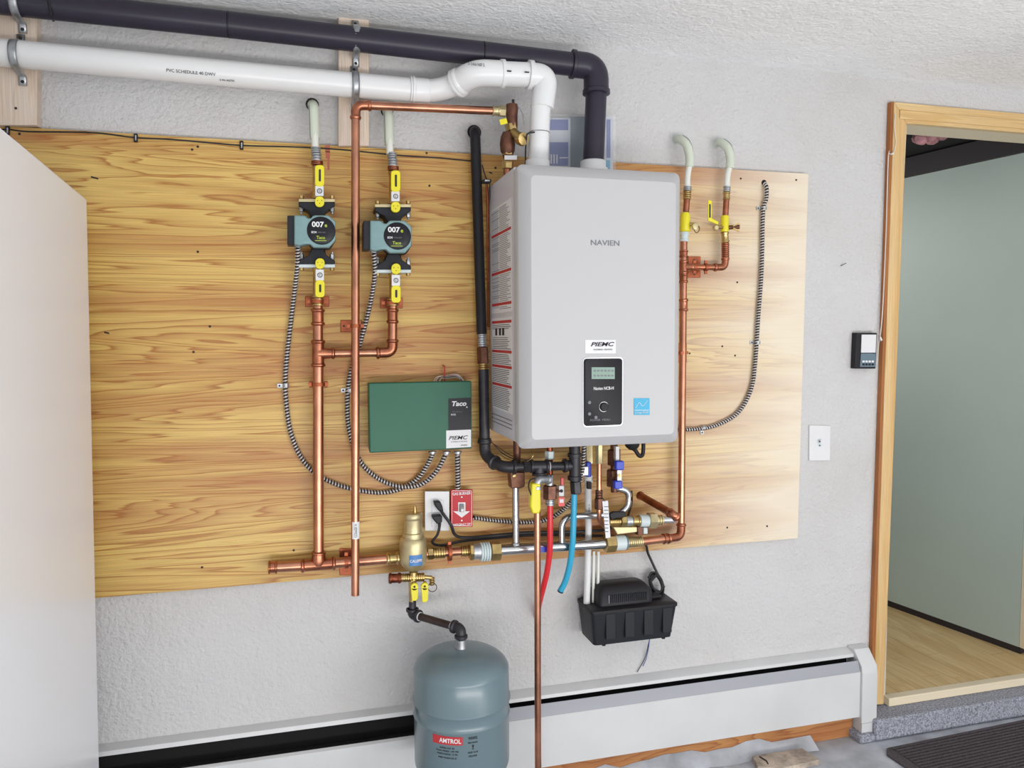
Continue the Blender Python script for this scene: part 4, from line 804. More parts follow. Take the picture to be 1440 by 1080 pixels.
MB().lathe(Vector((xt, yt, zt0-.012)), UP, [(0, .016), (.012, .0145), (.024, .0145)], 16).obj('neck', 'zinc', et)
def tw(ang, y):
    zc = y
    return lambda x, yy, z: Vector((xt, yt, zc+yy))+(FR*math.cos(x/RT+ang)+XX*math.sin(x/RT+ang))*(RT+.0004+z)
zl_ = P(630, 1046, yt-RT).z
an = -.50
patch('red_label', .082, .022, 'ink_red', et, tw(an, zl_)); text('lettering', 'AMTROL', None, .058, .012, 'paper', et, wrap=(lambda f_: lambda x, y, z: f_(x+.008, y, z+.001))(tw(an, zl_)), bold=.03)
for dyy, s, hh, ww in ((-.020, 'MODEL NO. EX', .004, .04), (-.028, 'MAX PRESS 100 PSI', .004, .06), (-.036, 'PRECHARGE 12 PSI', .004, .055), (-.046, 'WEST WARWICK RI', .004, .05)):
    text('fine_print', s, None, ww, hh, 'ink', et, wrap=tw(an, zl_+dyy))
for dyy, s, hh, ww in ((.006, 'WARNING', .008, .024), (-.006, 'READ MANUAL', .004, .026), (-.018, '!', .012, .006), (-.032, 'RELIEF VALVE', .004, .026), (-.042, 'REQUIRED', .005, .022)):
    text('fine_print', s, None, ww, hh, 'ink', et, wrap=tw(an+.52, zl_+dyy))
ip = thing('iron_tank_pipe', 'black iron pipe with two elbows leading to the expansion tank', 'pipe', P(615, 875, -.14))
pA = P(580, 846, yv); pB = P(580, 864, yv); pC = Vector((xt, yt, P(648, 884, yt).z)); pD = Vector((xt, yt, zt0+.006))
MB().cyl(P(580, 840, yv), P(580, 862, yv), .0105, 16).obj('nipple', 'black_iron', ip)
dAB = (pC-pB).normalized()
def iron_bend(a, c, b_, pr, r=.0125):
    q = MB(); a, c, b_ = Vector(a), Vector(c), Vector(b_); q.tube(fillet([a, c, b_], .02, 8), r*1.15, 18)
    for p, e in ((a, c), (b_, c)): q.lathe(p, (e-p), [(0, r*1.3), (.001, r*1.45), (.008, r*1.45), (.011, r*1.15)], 18)
    return q.obj('elbow', 'black_iron', pr)
iron_bend(pB+UP*.018, pB, pB+dAB*.026, ip); iron_bend(pC-dAB*.028, pC, pC-UP*.026, ip)
MB().cyl(pB+dAB*.022, pC-dAB*.024, .0105, 16).obj('pipe', 'iron_pipe', ip)
for p in (pB+dAB*.027, pC-dAB*.031): MB().lathe(p-dAB*.0015, dAB, [(0, .0125), (.003, .0125)], 16).obj('thread_tape', 'paper', ip)
MB().cyl(pC-UP*.02, pD, .0105, 16).obj('nipple', 'black_iron', ip)

# ================================================================ BLACK GAS LINE
gs = thing('gas_line', 'black gas line from the wall down beside the boiler and along below it', 'pipe', P(690, 655, -.08))
MB().tube(fillet([P(667, 186, -.0005), P(668, 184, -.05), P(677.5, 470, -.055)], .04, 8), .0148, 20).obj('jacketed_tube', 'black_plastic', gs)
MB().lathe(P(667, 186, -.0005), FR, [(0, .021), (.003, .020)], 16).obj('wall_ring', 'black_plastic', gs)
fit(P(677.5, 469, -.055), P(678.5, 488, -.055), .0105, 'ribs').obj('bare_tube', 'zinc', gs); fit(P(678.5, 488, -.056), P(679.5, 512, -.058), .0125, 'nut').obj('union_nut', 'bronze', gs); fit(P(679.5, 511, -.058), P(680, 527, -.06), .0115, 'ribs').obj('union', 'brass', gs)
MB().cyl(P(680, 520, -.06), P(681.5, 618, -.062), .0155, 18).obj('pipe', 'black_iron', gs)
Yg = -.14
MB().lathe(P(681.5, 616, -.062), -UP, [(0, .0165), (.002, .0195), (.008, .0195), (.010, .017)], 18).obj('collar', 'black_iron', gs)
iron_bend(P(681.5, 619, -.062), P(682, 640, -.064), P(697, 651.5, -.105), gs, .0145); iron_bend(P(694, 650, -.10), P(708, 657, -.142), P(725, 656.5, -.142), gs, .0145)
Yg = -.142
MB().cyl(P(722, 656.5, Yg), P(812, 655, Yg), .0125, 18).obj('pipe', 'black_iron', gs)
def iron_tee(x, y, y1_, pr, up=True, w_=13, r=.0145):
    q = MB(); q.cyl(P(x-w_, y, Yg), P(x+w_, y, Yg), r*1.1, 18)
    for s_ in (-1, 1): q.lathe(P(x+s_*w_, y, Yg), XX*(-s_), [(0, r*1.2), (.001, r*1.38), (.008, r*1.38), (.010, r*1.1)], 18)
    q.cyl(P(x, y, Yg), P(x, y1_, Yg), r*1.1, 18); q.lathe(P(x, y1_, Yg), P(x, y, Yg)-P(x, y1_, Yg), [(0, r*1.2), (.001, r*1.38), (.008, r*1.38), (.010, r*1.1)], 18); return q.obj('tee', 'black_iron', pr)
iron_tee(758, 655.5, 669, gs)
fit(P(735, 656.3, Yg), P(747, 656, Yg), .0125, 'nut').obj('hex_bushing', 'black_iron', gs)
q = MB(); q.cyl(PU(808, Yg), P(808.5, 676, Yg), .0165, 18)
for y in (640, 672): q.lathe(P(808, y, Yg), UP, [(-.006, .0165), (-.005, .0205), (.005, .0205), (.006, .0165)], 18)
q.lathe(P(792, 655, Yg), XX, [(0, .017), (.001, .020), (.009, .020), (.012, .016), (.02, .016)], 18); q.obj('drop_tee', 'black_iron', gs)
fit(P(809, 676, Yg), P(810.5, 694, Yg), .0125, 'nut').obj('drip_cap', 'black_iron', gs)
for x in (750, 772): MB().lathe(P(x, 655.5, Yg), XX, [(0, .0135), (.002, .0135)], 16).obj('thread_tape', 'paper', gs)
# gas cock with yellow lever and the copper drop
gv = thing('relief_drop_pipe', 'long slim copper pipe with yellow sleeve dropping from below the boiler to the floor', 'pipe', P(757, 1080, -.16))
Yx = -.172
iron_bend(P(773, 674, Yg-.01), P(756, 674, Yx), P(755, 688, Yx), gv, .0095)
bpy.data.objects[gv.children[-1].name].data.materials[0] = M['zinc']
MB().cyl(P(773, 668, Yg), P(773, 682, Yg), .011, 12).obj('union', 'zinc', gv)
MB().pxprism([(748, 680), (760.5, 680), (761, 716), (759, 722.5), (749.5, 722.5), (746, 712)], Yx-.012, Yx+.012).obj('lever', 'yellow_plastic', gv, bevel=.004)
MB().tube(catmull(pp([(748, 698, Yx-.008), (743.5, 686, Yx-.01), (745, 676, Yx-.01), (753, 672, Yx-.01)]), 5), .0022, 6).obj('lever_strap', 'black_iron', gv)
bot = P(757, 1080, Yx); MB().tube([P(755.5, 700, Yx), Vector((P(756.5, 1060, Yx).x, Yx, P(756.5, 1060, Yx).z)), Vector((P(757.5, 1100, Yx).x, Yx, 0.012))], .0096, 18).obj('pipe', 'copper', gv)

# ================================================================ DOMESTIC VALVES BELOW THE BOILER
hv = thing('hot_valve', 'brass valve feeding the bright red hose below the boiler', 'valve', P(773, 712, -.12)); Yh = -.105
MB().cyl(PU(773, Yh), P(773, 684, Yh), .0095, 12).obj('nipple', 'copper_dark', hv); fit(P(773, 634, Yh), P(773, 646, Yh), .0105, 'nut').obj('nut', 'gasket', hv)
fit(P(773.5, 682, -.13), P(773.5, 702, -.13), .0155, 'nut').obj('body', 'bronze', hv); fit(P(773.5, 701, -.13), P(773.5, 711, -.13), .0105, 'ribs').obj('crimp_ring', 'zinc', hv)
MB().cyl(P(773, 672, -.108), P(773.5, 684, -.13), .0095, 12).obj('offset_nipple', 'brass', hv)
MB().pxrect(786, 683, 793.5, 698, -.125, -.112).obj('drain_plug', 'white_paint', hv, bevel=.002); MB().lathe(P(789.5, 690.5, -.126), FR, [(-.001, .005), (.001, .005)], 10).obj('drain_eye', 'ink', hv); MB().cyl(P(778, 690, -.128), P(787, 690.5, -.12), .005, 10).obj('drain_neck', 'bronze', hv)
tgr = MB().pxrect(785.5, 699.5, 794, 712, -.118, -.117).obj('red_tag', 'red_pex', hv); MB().pxrect(787, 702, 792.5, 707, -.1188, -.1182).obj('tag_print', 'paper', hv)
MB().pxrect(789, 672, 793, 683, -.12, -.114).obj('red_knob', 'red_pex', hv, bevel=.001)
cvv = lambda nm, pts, r, m, label: tag(MB().tube(catmull(pp(pts), 8), r, 14).obj(nm, m), label, 'hose')
cvv('red_hose', [(773.5, 710, -.13), (773.5, 745, -.13), (773, 775, -.125), (769, 805, -.11), (764, 826, -.09), (758, 850, -.05), (755, 868, -.0008)], .0088, 'red_pex', 'bright red plastic hose curving down behind the slim copper pipe')
cvv('blue_hose', [(807.5, 694, -.135), (806.5, 730, -.132), (805, 765, -.128), (801, 795, -.115), (795, 817, -.10), (788, 831, -.09)], .0090, 'blue_pex', 'bright blue plastic hose hanging from below the boiler')
MB().lathe(P(788.5, 830.5, -.0905), P(788, 831, -.09)-P(795, 817, -.10), [(0, .0095), (.004, .0095)], 14).obj('x', 'disk_black'); o = bpy.data.objects['x']; o.name = 'hose_end_cap'
o.parent = bpy.data.objects['blue_hose']; o.location = o.location-bpy.data.objects['blue_hose'].location
cv = thing('cold_valve', 'brass cold water valve with two blue levers under the boiler right side', 'valve', P(866, 690, -.10)); Yv = -.10
MB().cyl(PU(863, Yv), P(864, 692, Yv), .011, 14).obj('nipple', 'bronze', cv); fit(P(863.5, 632, Yv), P(863.5, 654, Yv), .0155, 'nut').obj('union_nut', 'bronze', cv); fit(P(862, 660, Yv), P(862, 684, Yv), .0150, 'nut').obj('body', 'bronze', cv)
for x0, y0, x1, y1_ in ((866.5, 648.5, 878, 661), (864.5, 676.5, 875.5, 688)): MB().pxrect(x0, y0, x1, y1_, -.145, -.125).obj('lever', 'blue_handle', cv, bevel=.003)
MB().pxrect(868, 661, 874.5, 677, -.138, -.134).obj('lever_plate', 'zinc', cv, bevel=.001); MB().lathe(P(871, 669, -.138), FR, [(0, .006), (.003, .006), (.003, .0035), (.006, .0035)], 6).obj('lever_nut', 'brass', cv); MB().cyl(P(870, 669, -.134), P(863, 670, Yv), .005, 10).obj('stem', 'brass', cv)
MB().pxrect(866, 628, 871, 648, -.13, -.115).obj('white_clip', 'white_paint', cv, bevel=.001)
c2 = thing('cold_supply_valve', 'second brass valve with a dark blue lever just right of the black iron tee', 'valve', P(826, 690, -.10))
fit(PU(826, -.09), P(827, 652, -.09), .013, 'nut').obj('nut', 'brass_raw', c2); MB().pxrect(825, 650, 831.5, 671, -.12, -.108).obj('lever', 'blue_handle', c2, bevel=.003); fit(P(821, 655, -.11), P(821, 668, -.11), .012, 'nut').obj('body', 'zinc', c2); MB().cyl(P(826, 650, -.09), P(827, 672, -.09), .010, 12).obj('nipple', 'brass', c2)
wp = thing('condensate_riser', 'thin white plastic pipe rising from the condensate pump to the boiler', 'pipe', P(827, 850, -.05)); 
MB().tube([P(827, 670, -.088), P(827, 700, -.075), P(827.5, 745, -.055), P(825, 855, -.06)], .0102, 16).obj('pipe', 'white_pvc', wp); fit(P(827, 668, -.089), P(827, 678, -.085), .0108, 'press').obj('coupling', 'white_pvc', wp)
g = lambda x, y, z: P(827, 712, -.071)+UP*x+(FR*math.cos(y/.0102)+XX*math.sin(y/.0102))*(.0102+z); text('lettering', 'CPVC 4120', None, .04, .006, 'ink_grey', wp, wrap=g)
MB().pxrect(826.5, 678, 832, 688, -.108, -.096).obj('clip', 'ink', wp, bevel=.001)
t2 = thing('condensate_tube', 'pair of clear thin tubes standing on the left of the condensate pump', 'tube', P(838, 850, -.05))
for x in (834, 840.5): MB().tube([P(x+1, 775, -.05), P(x, 852, -.06)], .0048, 10).obj('tube', 'pex', t2)
# small copper gauge line
gc = thing('copper_feed_line', 'slim copper and brass feed line dropping from the boiler centre', 'pipe', P(845, 735, -.14)); Yf = -.15
fit(PU(842.5, Yf), P(842.5, 652, Yf), .0085, 'nut').obj('nut', 'brass_raw', gc); MB().tube(fillet(pp([(842.5, 650, Yf), (842.5, 722, Yf), (843, 733, -.145), (852, 742, -.12)]), .02, 6), .0072, 14).obj('pipe', 'copper', gc)
fit(P(842.3, 689, Yf), P(842.3, 700, Yf), .0085, 'ribs').obj('adapter', 'bronze', gc); fit(P(842.5, 700, Yf), P(842.5, 716, Yf), .0105, 'nut').obj('check_body', 'bronze', gc)
ht = thing('hanging_tag', 'white printed tag hanging over the steel pipe by the right union', 'tag', P(853, 756, -.165))
MB().pxprism([(847, 705), (855, 704), (858.5, 756), (852, 757)], -.166, -.1652).obj('card', 'paper', ht); q = MB()
for y in range(712, 752, 5): q.pxrect(849.5, y, 855.5, y+1.2, -.1668, -.1662)
q.obj('tag_print', 'ink_grey', ht); MB().tube(catmull(pp([(851, 706, -.166), (848, 701, -.163), (844, 700, -.16)]), 4), .0008, 5).obj('tie', 'ink', ht)
# motor loom at the right underside
bl = thing('flue_drain_trap', 'black rubber trap and hose under the right side of the boiler', 'drain', P(895, 645, -.12))
MB().lathe(PU(882, -.13), Vector((.4, 0, -1)), [(0, .020), (.03, .022), (.048, .023), (.060, .016), (.066, .007)], 16).obj('trap', 'black_plastic', bl)
MB().tube(catmull(pp([(884, 628, -.13), (893, 633, -.13), (899, 641, -.13), (904, 638, -.13), (905, 618, -.13)]), 6), .006, 10).obj('hose', 'black_plastic', bl)
bw = thing('sensor_wires', 'thin brown sensor wires looping under the left corner of the boiler', 'wires', P(735, 645, -.12))
for i in range(3): MB().tube(catmull(pp([(690+i*2, 621+i, -.08), (705, 632+i*4, -.09), (722, 642+i*3, -.12), (742, 646+i, -.15), (750, 640, -.16), (748, 633, -.15)]), 6), .0014, 5).obj('wire', ('bronze', 'ink', 'brass')[i], bw)

# ================================================================ STEEL HEADER
sh = thing('steel_header', 'polished steel header pipe running across below the boiler', 'pipe', P(780, 775, -.10)); Ysh = -.095
MB().cyl(P(688, 774.5, Ysh), P(860, 763.8, Ysh), .0155, 24).obj('header_tube', 'stainless', sh)
MB().tube(pp([(725, 682, -.095), (725.5, 768, Ysh)]), .0102, 18).obj('riser', 'stainless', sh); MB().lathe(P(725.5, 766, Ysh), UP, [(0, .0135), (.006, .0125), (.008, .0102)], 16).obj('weld_collar', 'stainless', sh)
MB().tube(fillet(pp([(790, 767, Ysh), (789.5, 727, -.095), (870, 723, -.095), (884, 712, -.098), (884.5, 690, -.10), (866, 686, -.10)]), .035, 8), .0100, 18).obj('looped_tube', 'stainless', sh)
MB().tube(fillet(pp([(888, 690, -.05), (889, 707, -.05), (880, 735, -.05)]), .03, 6), .0035, 8).obj('black_lead', 'black_cord', sh)
MB().pxrect(752, 769, 770, 776.5, Ysh-.0165, Ysh-.0158).obj('blue_label', 'blue_handle', sh)
rv = thing('return_valve', 'dark red brown valve body above the left steel riser', 'valve', P(729, 688, -.10))
MB().pxprism([(717, 664), (738, 664), (738.5, 684), (733, 687), (719, 687)], -.115, -.080).obj('body', 'bronze', rv, bevel=.003); MB().cyl(PU(727, -0.095), P(727, 666, -.095), .011, 14).obj('nipple', 'bronze', rv); MB().lathe(P(723, 669, -.115), FR, [(0, .006), (.004, .006), (.005, .004)], 12).obj('test_port', 'brass', rv)
def union(nm, label, spec, Y):
    t = thing(nm, label, 'union', P((spec[0][0]+spec[-1][1])/2, 785, Y), 'unions on the steel header')
    for x0, x1, r, st_, m, part, y in spec:
        fit(P(x0, y+(774.5-.062*(x0-688)), Y), P(x1, y+(774.5-.062*(x1-688)), Y), r, st_, 24).obj(part, m, t)
    return t
union('pipe_union', 'big brass nut and zinc flange union at the left end of the steel header', [(689.5, 703.5, .0205, 'nut', 'brass', 'union_nut', 1), (675, 689, .0215, 'ribs', 'gasket', 'flange_ring', 1), (665, 675, .0225, 'plain', 'zinc', 'flange', 0), (660, 665, .0180, 'nut', 'brass', 'tail_nut', 0)], Ysh)
union('pipe_union', 'brass nut and pale ring union at the right end of the steel header', [(850, 864.5, .0205, 'nut', 'brass', 'union_nut', 0), (864.5, 878, .0230, 'plain', 'gasket', 'flange_ring', 0), (878, 881, .0215, 'plain', 'slate_plastic', 'gasket', 0), (881, 903, .0125, 'ribs', 'brass_raw', 'tailpiece', 0)], Ysh)
cr = thing('copper_right_riser', 'tall slim copper riser right of the boiler with bottom elbow', 'pipe', P(957, 745, -.07)); Yr = -.062
seg(cr, (902, 761.5, Ysh), (936, 757.5, -.085), .0128, 'copper'); fit(P(932, 758, -.085), P(940, 757.2, -.083), .0128).obj('coupling', 'copper_fit', cr)
bend('elbow', P(938, 757.5, -.083), P(957.5, 755, -.072), P(958, 736, -.066), .0118, 'copper_fit', cr)
seg(cr, (958, 739, -.066), (961.5, 338, Yr), .0112, 'copper')
for y0, y1_ in ((352, 362), (385, 398), (420, 438)): fit(P(961.3, y0, Yr), P(961.2, y1_, Yr), .0112).obj('coupling', 'copper_fit', cr)
tee('tee', cr, (961.3, 366, Yr), (961.2, 386, Yr), (961.2, 375.5, Yr), (975, 375.5, Yr), .0112, .009)
# fill assembly above the header
bf = thing('backflow_preventer', 'brass backflow and fill valve with black lever above the right union', 'valve', P(900, 745, -.10)); Yb_ = -.11
def bfp(x0, x1, r, st_, m, nm, y=0): fit(P(x0, 733.5-.03*(x0-860)+y, Yb_), P(x1, 733.5-.03*(x1-860)+y, Yb_), r, st_, 20).obj(nm, m, bf)
bfp(856, 872, .0105, 'ribs', 'brass', 'inlet'); bfp(872, 880, .0125, 'nut', 'brass', 'nut'); bfp(880, 888, .0150, 'plain', 'zinc', 'ring'); bfp(888, 899, .0130, 'press', 'brass', 'body'); bfp(899, 911, .0185, 'plain', 'gasket', 'body_ring'); bfp(911, 922, .0185, 'nut', 'brass_raw', 'bonnet'); bfp(922, 932, .0125, 'ribs', 'brass_raw', 'outlet'); bfp(932, 948, .0100, 'plain', 'zinc', 'tail')
MB().pxprism([(857, 724), (862, 720), (880, 719.5), (880, 727), (870, 728.5), (860, 731)], -.128, -.115).obj('lever', 'black_plastic', bf, bevel=.002)
MB().pxprism([(862, 741), (900, 741), (902, 738), (904, 748), (868, 752)], -.112, -.088).obj('manifold_block', 'brass_raw', bf, bevel=.003); MB().pxrect(897, 741, 905, 753, -.118, -.09).obj('drain_port', 'bronze', bf, bevel=.002); MB().pxrect(905, 742, 911, 751, -.112, -.095).obj('drain_tip', 'gasket', bf, bevel=.002)
sb = thing('copper_stub', 'dark copper pipe jutting straight out of the plywood beside the right riser', 'pipe', P(925, 712, -.06))
s0 = P(900.5, 697, -.0205); 
def Yfor(px, py, X):
    v = c2w(Vector((px-CX, py-CY, F))); return v.y*(X/v.x)-DCAM
s1y = Yfor(944, 722, s0.x); s1 = Vector((s0.x, s1y, P(944, 722, s1y).z))
MB().cyl(s0, s1, .0112, 18).obj('pipe', 'copper_dark', sb); MB().lathe(s0, (s1-s0), [(0, .014), (.003, .013)], 16).obj('wall_ring', 'copper_dark', sb)
bend('elbow', s1+Vector((0, .012, 0)), s1+Vector((0, -.008, 0)), s1+Vector((.016, -.008, -.012)), .0105, 'copper_fit', sb)

# right-hand valves and tubes
def rpex(pts, label):
    t = thing('pex_bend', label, 'pipe', P(*pts[-1]), 'white tubes coming out of the wall')
    path = catmull(pp(pts), 7); MB().tube(path, .0092, 14).obj('tube', 'pex', t); k = int(len(path)*.72); sp = path[1:k]
    MB().tube(sp, .0132, 14).obj('bend_support', 'bend_support', t); MB().tube([p+Vector((.0095, -.004, .010))*1.0 for p in sp], .0014, 5).obj('support_edge', 'ink_grey', t); MB().lathe(P(*pts[0]), FR, [(0, .016), (.002, .015)], 14).obj('hole_rim', 'gasket', t)
rpex([(951, 196, -.0005), (957, 196, -.035), (966, 205, -.058), (970, 225, -.062), (967, 248, -.062), (966.5, 268, -.062)], 'pale curved tube from the wall nearer the boiler right edge')
rpex([(1009, 201, -.0005), (1015, 201, -.035), (1024, 210, -.055), (1027, 228, -.056), (1023, 248, -.056), (1022, 268, -.056)], 'pale curved tube from the wall farther right of the boiler')
v1 = thing('drain_valve', 'yellow bodied brass drain valve at the boiler right edge', 'valve', P(963, 338, -.062)); v2 = thing('drain_valve', 'yellow bodied brass drain valve with raised yellow lever further right', 'valve', P(1020, 345, -.056))
fit(P(967, 262, -.062), P(966.5, 269, -.062), .0098, 'ribs').obj('crimp_ring', 'zinc', v1); fit(P(966.5, 269, -.062), P(966, 281, -.062), .0098, 'ribs').obj('press_end', 'brass', v1); MB().cyl(P(966, 280, -.062), P(964.5, 298, -.062), .0098, 14).obj('nipple', 'copper_fit', v1)
MB().lathe(P(963.5, 326, -.064), UP, [(0, .0125), (.004, .016), (.052, .0145), (.058, .011)], 16).obj('body', 'yellow_plastic', v1, sharp=1); fit(P(963, 326, -.062), P(962, 340, -.062), .0115, 'press').obj('outlet', 'gasket', v1)
MB().cyl(P(966, 315, -.068), P(981, 316, -.085), .0065, 12).obj('side_port', 'brass', v1); MB().lathe(P(979, 318, -.098), (0, 1, 0), [(0, .006), (.001, .0105), (.012, .0105), (.013, .008)], 16).obj('hose_cap', 'brass_raw', v1); MB().torus(P(980, 322, -.09), (1, .3, 0), .011, .0012, 18, 5).obj('cap_ring', 'black_cord', v1)
fit(P(1022.3, 262, -.056), P(1022, 270, -.056), .0092, 'ribs').obj('crimp_ring', 'zinc', v2); fit(P(1021.8, 270, -.056), P(1021.5, 281, -.056), .0092, 'press').obj('press_end', 'brass', v2); MB().cyl(P(1021.5, 280, -.056), P(1020, 305, -.056), .0095, 14).obj('nipple', 'copper_fit', v2)
MB().lathe(P(1019, 326, -.057), UP, [(0, .0115), (.004, .0125), (.047, .0125), (.050, .011)], 16).obj('body', 'yellow_plastic', v2, sharp=1); fit(P(1019, 326, -.056), P(1020, 342, -.056), .0102, 'press').obj('outlet', 'brass', v2)
MB().pxprism([(996, 281), (1001, 282), (1001, 307), (1011, 312), (1010, 316), (996, 310)], -.070, -.066).obj('lever', 'yellow_plastic', v2, bevel=.001); MB().pxrect(997.5, 287, 999.5, 306, -.0708, -.0702).obj('lever_slot', 'ink', v2); MB().cyl(P(1008, 319, -.066), P(1018, 320, -.058), .006, 10).obj('stem', 'brass', v2); MB().lathe(P(1008, 320, -.076), (0, 1, 0), [(0, .007), (.012, .009)], 8).obj('packing_nut', 'brass_raw', v2)
MB().cyl(P(1021, 320, -.058), P(1040, 319, -.075), .0068, 12).obj('side_port', 'bronze', v2); q = MB(); q.obox(P(1035, 316, -.078), (.010, -.002, .004), (0, .003, 0), (0, 0, .0022)); q.obox(P(1035, 323, -.078), (.010, -.002, -.004), (0, .003, 0), (0, 0, .0022)); q.obj('wing', 'brass', v2)
rb = thing('copper_right_branch', 'short copper branch with elbow below the further right valve', 'pipe', P(1000, 380, -.056))
fit(P(1020, 342, -.056), P(1020, 364, -.056), .0098, 'ribs').obj('coupling', 'copper_fit', rb); bend('elbow', P(1020, 362, -.056), P(1019.5, 376, -.056), P(1004, 376, -.056), .0098, 'copper_fit', rb); seg(rb, (1008, 376, -.056), (973, 375.5, -.056), .0092, 'copper_fit')
hanger(992.5, 375.8, -.056, .0095, 'H', 'second narrow copper clamp beside the elbow of the right branch', 4, 12, plate=False)

# ================================================================ RELIEF VALVE on top
rl = thing('pressure_relief_valve', 'brass pressure relief valve with yellow tag on the boiler top left', 'valve', P(714, 240, -.115)); Yl = -.115
MB().cyl(P(713, 246, Yl), P(713.5, 228, Yl), .010, 14).obj('nipple', 'copper_fit', rl); fit(P(713.5, 238, Yl), P(713.8, 227, Yl), .0125, 'nut').obj('nut', 'brass', rl)
MB().lathe(P(713.8, 218, Yl), UP, [(-.01, .012), (0, .014), (.01, .020), (.03, .022), (.05, .019), (.062, .014)], 18).obj('body', 'bronze', rl); fit(P(713.8, 219, Yl), P(713.8, 211, Yl), .0125, 'nut').obj('upper_nut', 'brass', rl)
MB().pxrect(709.5, 218.5, 727, 224.5, -.145, -.1442).obj('white_tag', 'paper', rl)
MB().cyl(P(722, 186, -.125), P(732, 196, -.155), .013, 16).obj('side_outlet', 'brass', rl); MB().lathe(P(730, 196, -.145), Vector((.35, -1, -.15)), [(0, .0155), (.012, .0155), (.012, .019), (.022, .0175), (.024, .008)], 10).obj('gauge_nut', 'brass', rl)
fit(P(720, 184, Yl), P(718, 174, Yl), .013, 'nut').obj('bonnet_nut', 'brass', rl); MB().lathe(P(720, 184, Yl), UP, [(0, .014), (.015, .016), (.045, .016), (.06, .018), (.072, .016), (.074, .01)], 16).obj('bonnet', 'bronze', rl)
fit(P(703, 156.2, -.106), P(712, 156.8, -.11), .0115, 'nut').obj('outlet_nut', 'brass_raw', rl); fit(P(692, 155.8, -.105), P(703, 156.2, -.106), .0112).obj('adapter', 'brass_raw', rl)
MB().tube(catmull(pp([(728, 148, -.125), (735, 160, -.13), (737, 175, -.132)]), 5), .0018, 6).obj('test_lever', 'zinc', rl); MB().cyl(P(722, 150, Yl), P(721.5, 140, Yl), .004, 8).obj('spindle', 'ink', rl)
MB().obox(P(708, 171, -.135), (.010, 0, .003), (0, .0008, 0), (-.002, 0, .007)).obj('yellow_tag', 'yellow_plastic', rl)
cw = thing('bonding_clamp', 'small wire clamp and brown lead beside the top left corner of the boiler', 'clamp', P(684, 262, -.04))
MB().pxrect(680, 251.5, 691, 256.5, -.085, -.060).obj('clamp', 'ink', cw, bevel=.001); MB().pxrect(682, 252.5, 689, 255, -.087, -.084).obj('clamp_screw', 'zinc', cw, bevel=.001)
MB().tube(pp([(678, 232, -.05), (681, 243, -.06), (684, 252, -.07)]), .0018, 6).obj('wire', 'ink', cw)
MB().tube(pp([(684, 257, -.06), (686, 280, -.045), (687, 460, -.035)]), .0035, 8).obj('lead', 'copper_dark', cw)
MB().tube(pp([(688.5, 255, -.06), (689.5, 300, -.03), (690, 380, -.028)]), .0015, 6).obj('lead', 'ink', cw)

# ================================================================ CONDENSATE PUMP
ca = P(816, 852, -.001); cpz1 = P(833, 862, -.125).z; 
cpp = thing('condensate_pump', 'black plastic condensate pump hanging on the white wall below the plywood', 'pump', P(880, 905, -.06))
x0 = P(813, 870, -.012).x; x1 = P(946, 870, -.10).x; zt2 = P(890, 852.5, -.125).z; zb2 = P(850, 906.5, -.118).z
yb, yf = -.004, -.130
def rr2(x0, x1, y0, y1, z, rad=.012, n=4):
    out = []
    for cx, cy, a0 in ((x1-rad, y1-rad, 0), (x0+rad, y1-rad, 90), (x0+rad, y0+rad, 180), (x1-rad, y0+rad, 270)):
        for k in range(n+1): a = math.radians(a0+90*k/n); out.append(Vector((cx+rad*math.cos(a), cy+rad*math.sin(a), z)))
    return out
MB().loft([rr2(x0+.012, x1-.012, yf+.012, yb-.002, zb2), rr2(x0, x1, yf, yb, zt2-.012)]).obj('reservoir', 'pump_black', cpp)
MB().loft([rr2(x0-.003, x1+.003, yf-.003, yb, zt2-.0115), rr2(x0-.003, x1+.003, yf-.003, yb, zt2-.003), rr2(x0+.003, x1-.003, yf+.004, yb-.001, zt2)]).obj('reservoir_lid', 'black_plastic', cpp)
mx0 = P(841, 840, -.10).x; mx1 = P(918, 840, -.10).x; mz = P(880, 817, -.07).z
MB().loft([rr2(mx0, mx1, -.108, -.022, zt2+.0003, .014), rr2(mx0+.002, mx1-.002, -.106, -.024, mz-.022, .016), rr2(mx0+.012, mx1-.018, -.092, -.034, mz-.006, .018), rr2(mx0+.022, mx1-.03, -.082, -.042, mz, .016)]).obj('motor_cover', 'black_plastic', cpp, sharp=1.0)
for i in range(20):
    xx = mx0+.030+i*.0065
    if xx > mx1-.014: break
    MB().box(xx, xx+.003, -.1105, -.1065, zt2+.010, mz-.026).obj('vent_rib', 'ink_grey' if i == 0 else 'pump_black', cpp)
for i in range(4):
    xx = x0+.045+i*.062; MB().box(xx, xx+.030, yf-.0015, yf+.005, zb2+.02, zt2-.014).obj('panel_rib', 'pump_black', cpp, bevel=.001)
for xx in (x0+.05, x1-.032): MB().lathe(Vector((xx, -.10, zb2-.010)), UP, [(0, .006), (.012, .008)], 10).obj('foot', 'black_plastic', cpp)
MB().box(x1-.075, x1-.03, -.085, -.05, zt2+.0003, zt2+.010).obj('check_valve_base', 'black_plastic', cpp, bevel=.002)
MB().tube(catmull(pp([(917, 846, -.06), (924, 838, -.06), (936, 843, -.06), (942, 852, -.07)]), 5), .0022, 6).obj('signal_wire', 'brochure_blue', cpp)
cc = thing('cord_coil', 'coiled black cord hanging on the wall above the condensate pump right end', 'cord', P(923, 840, -.03))
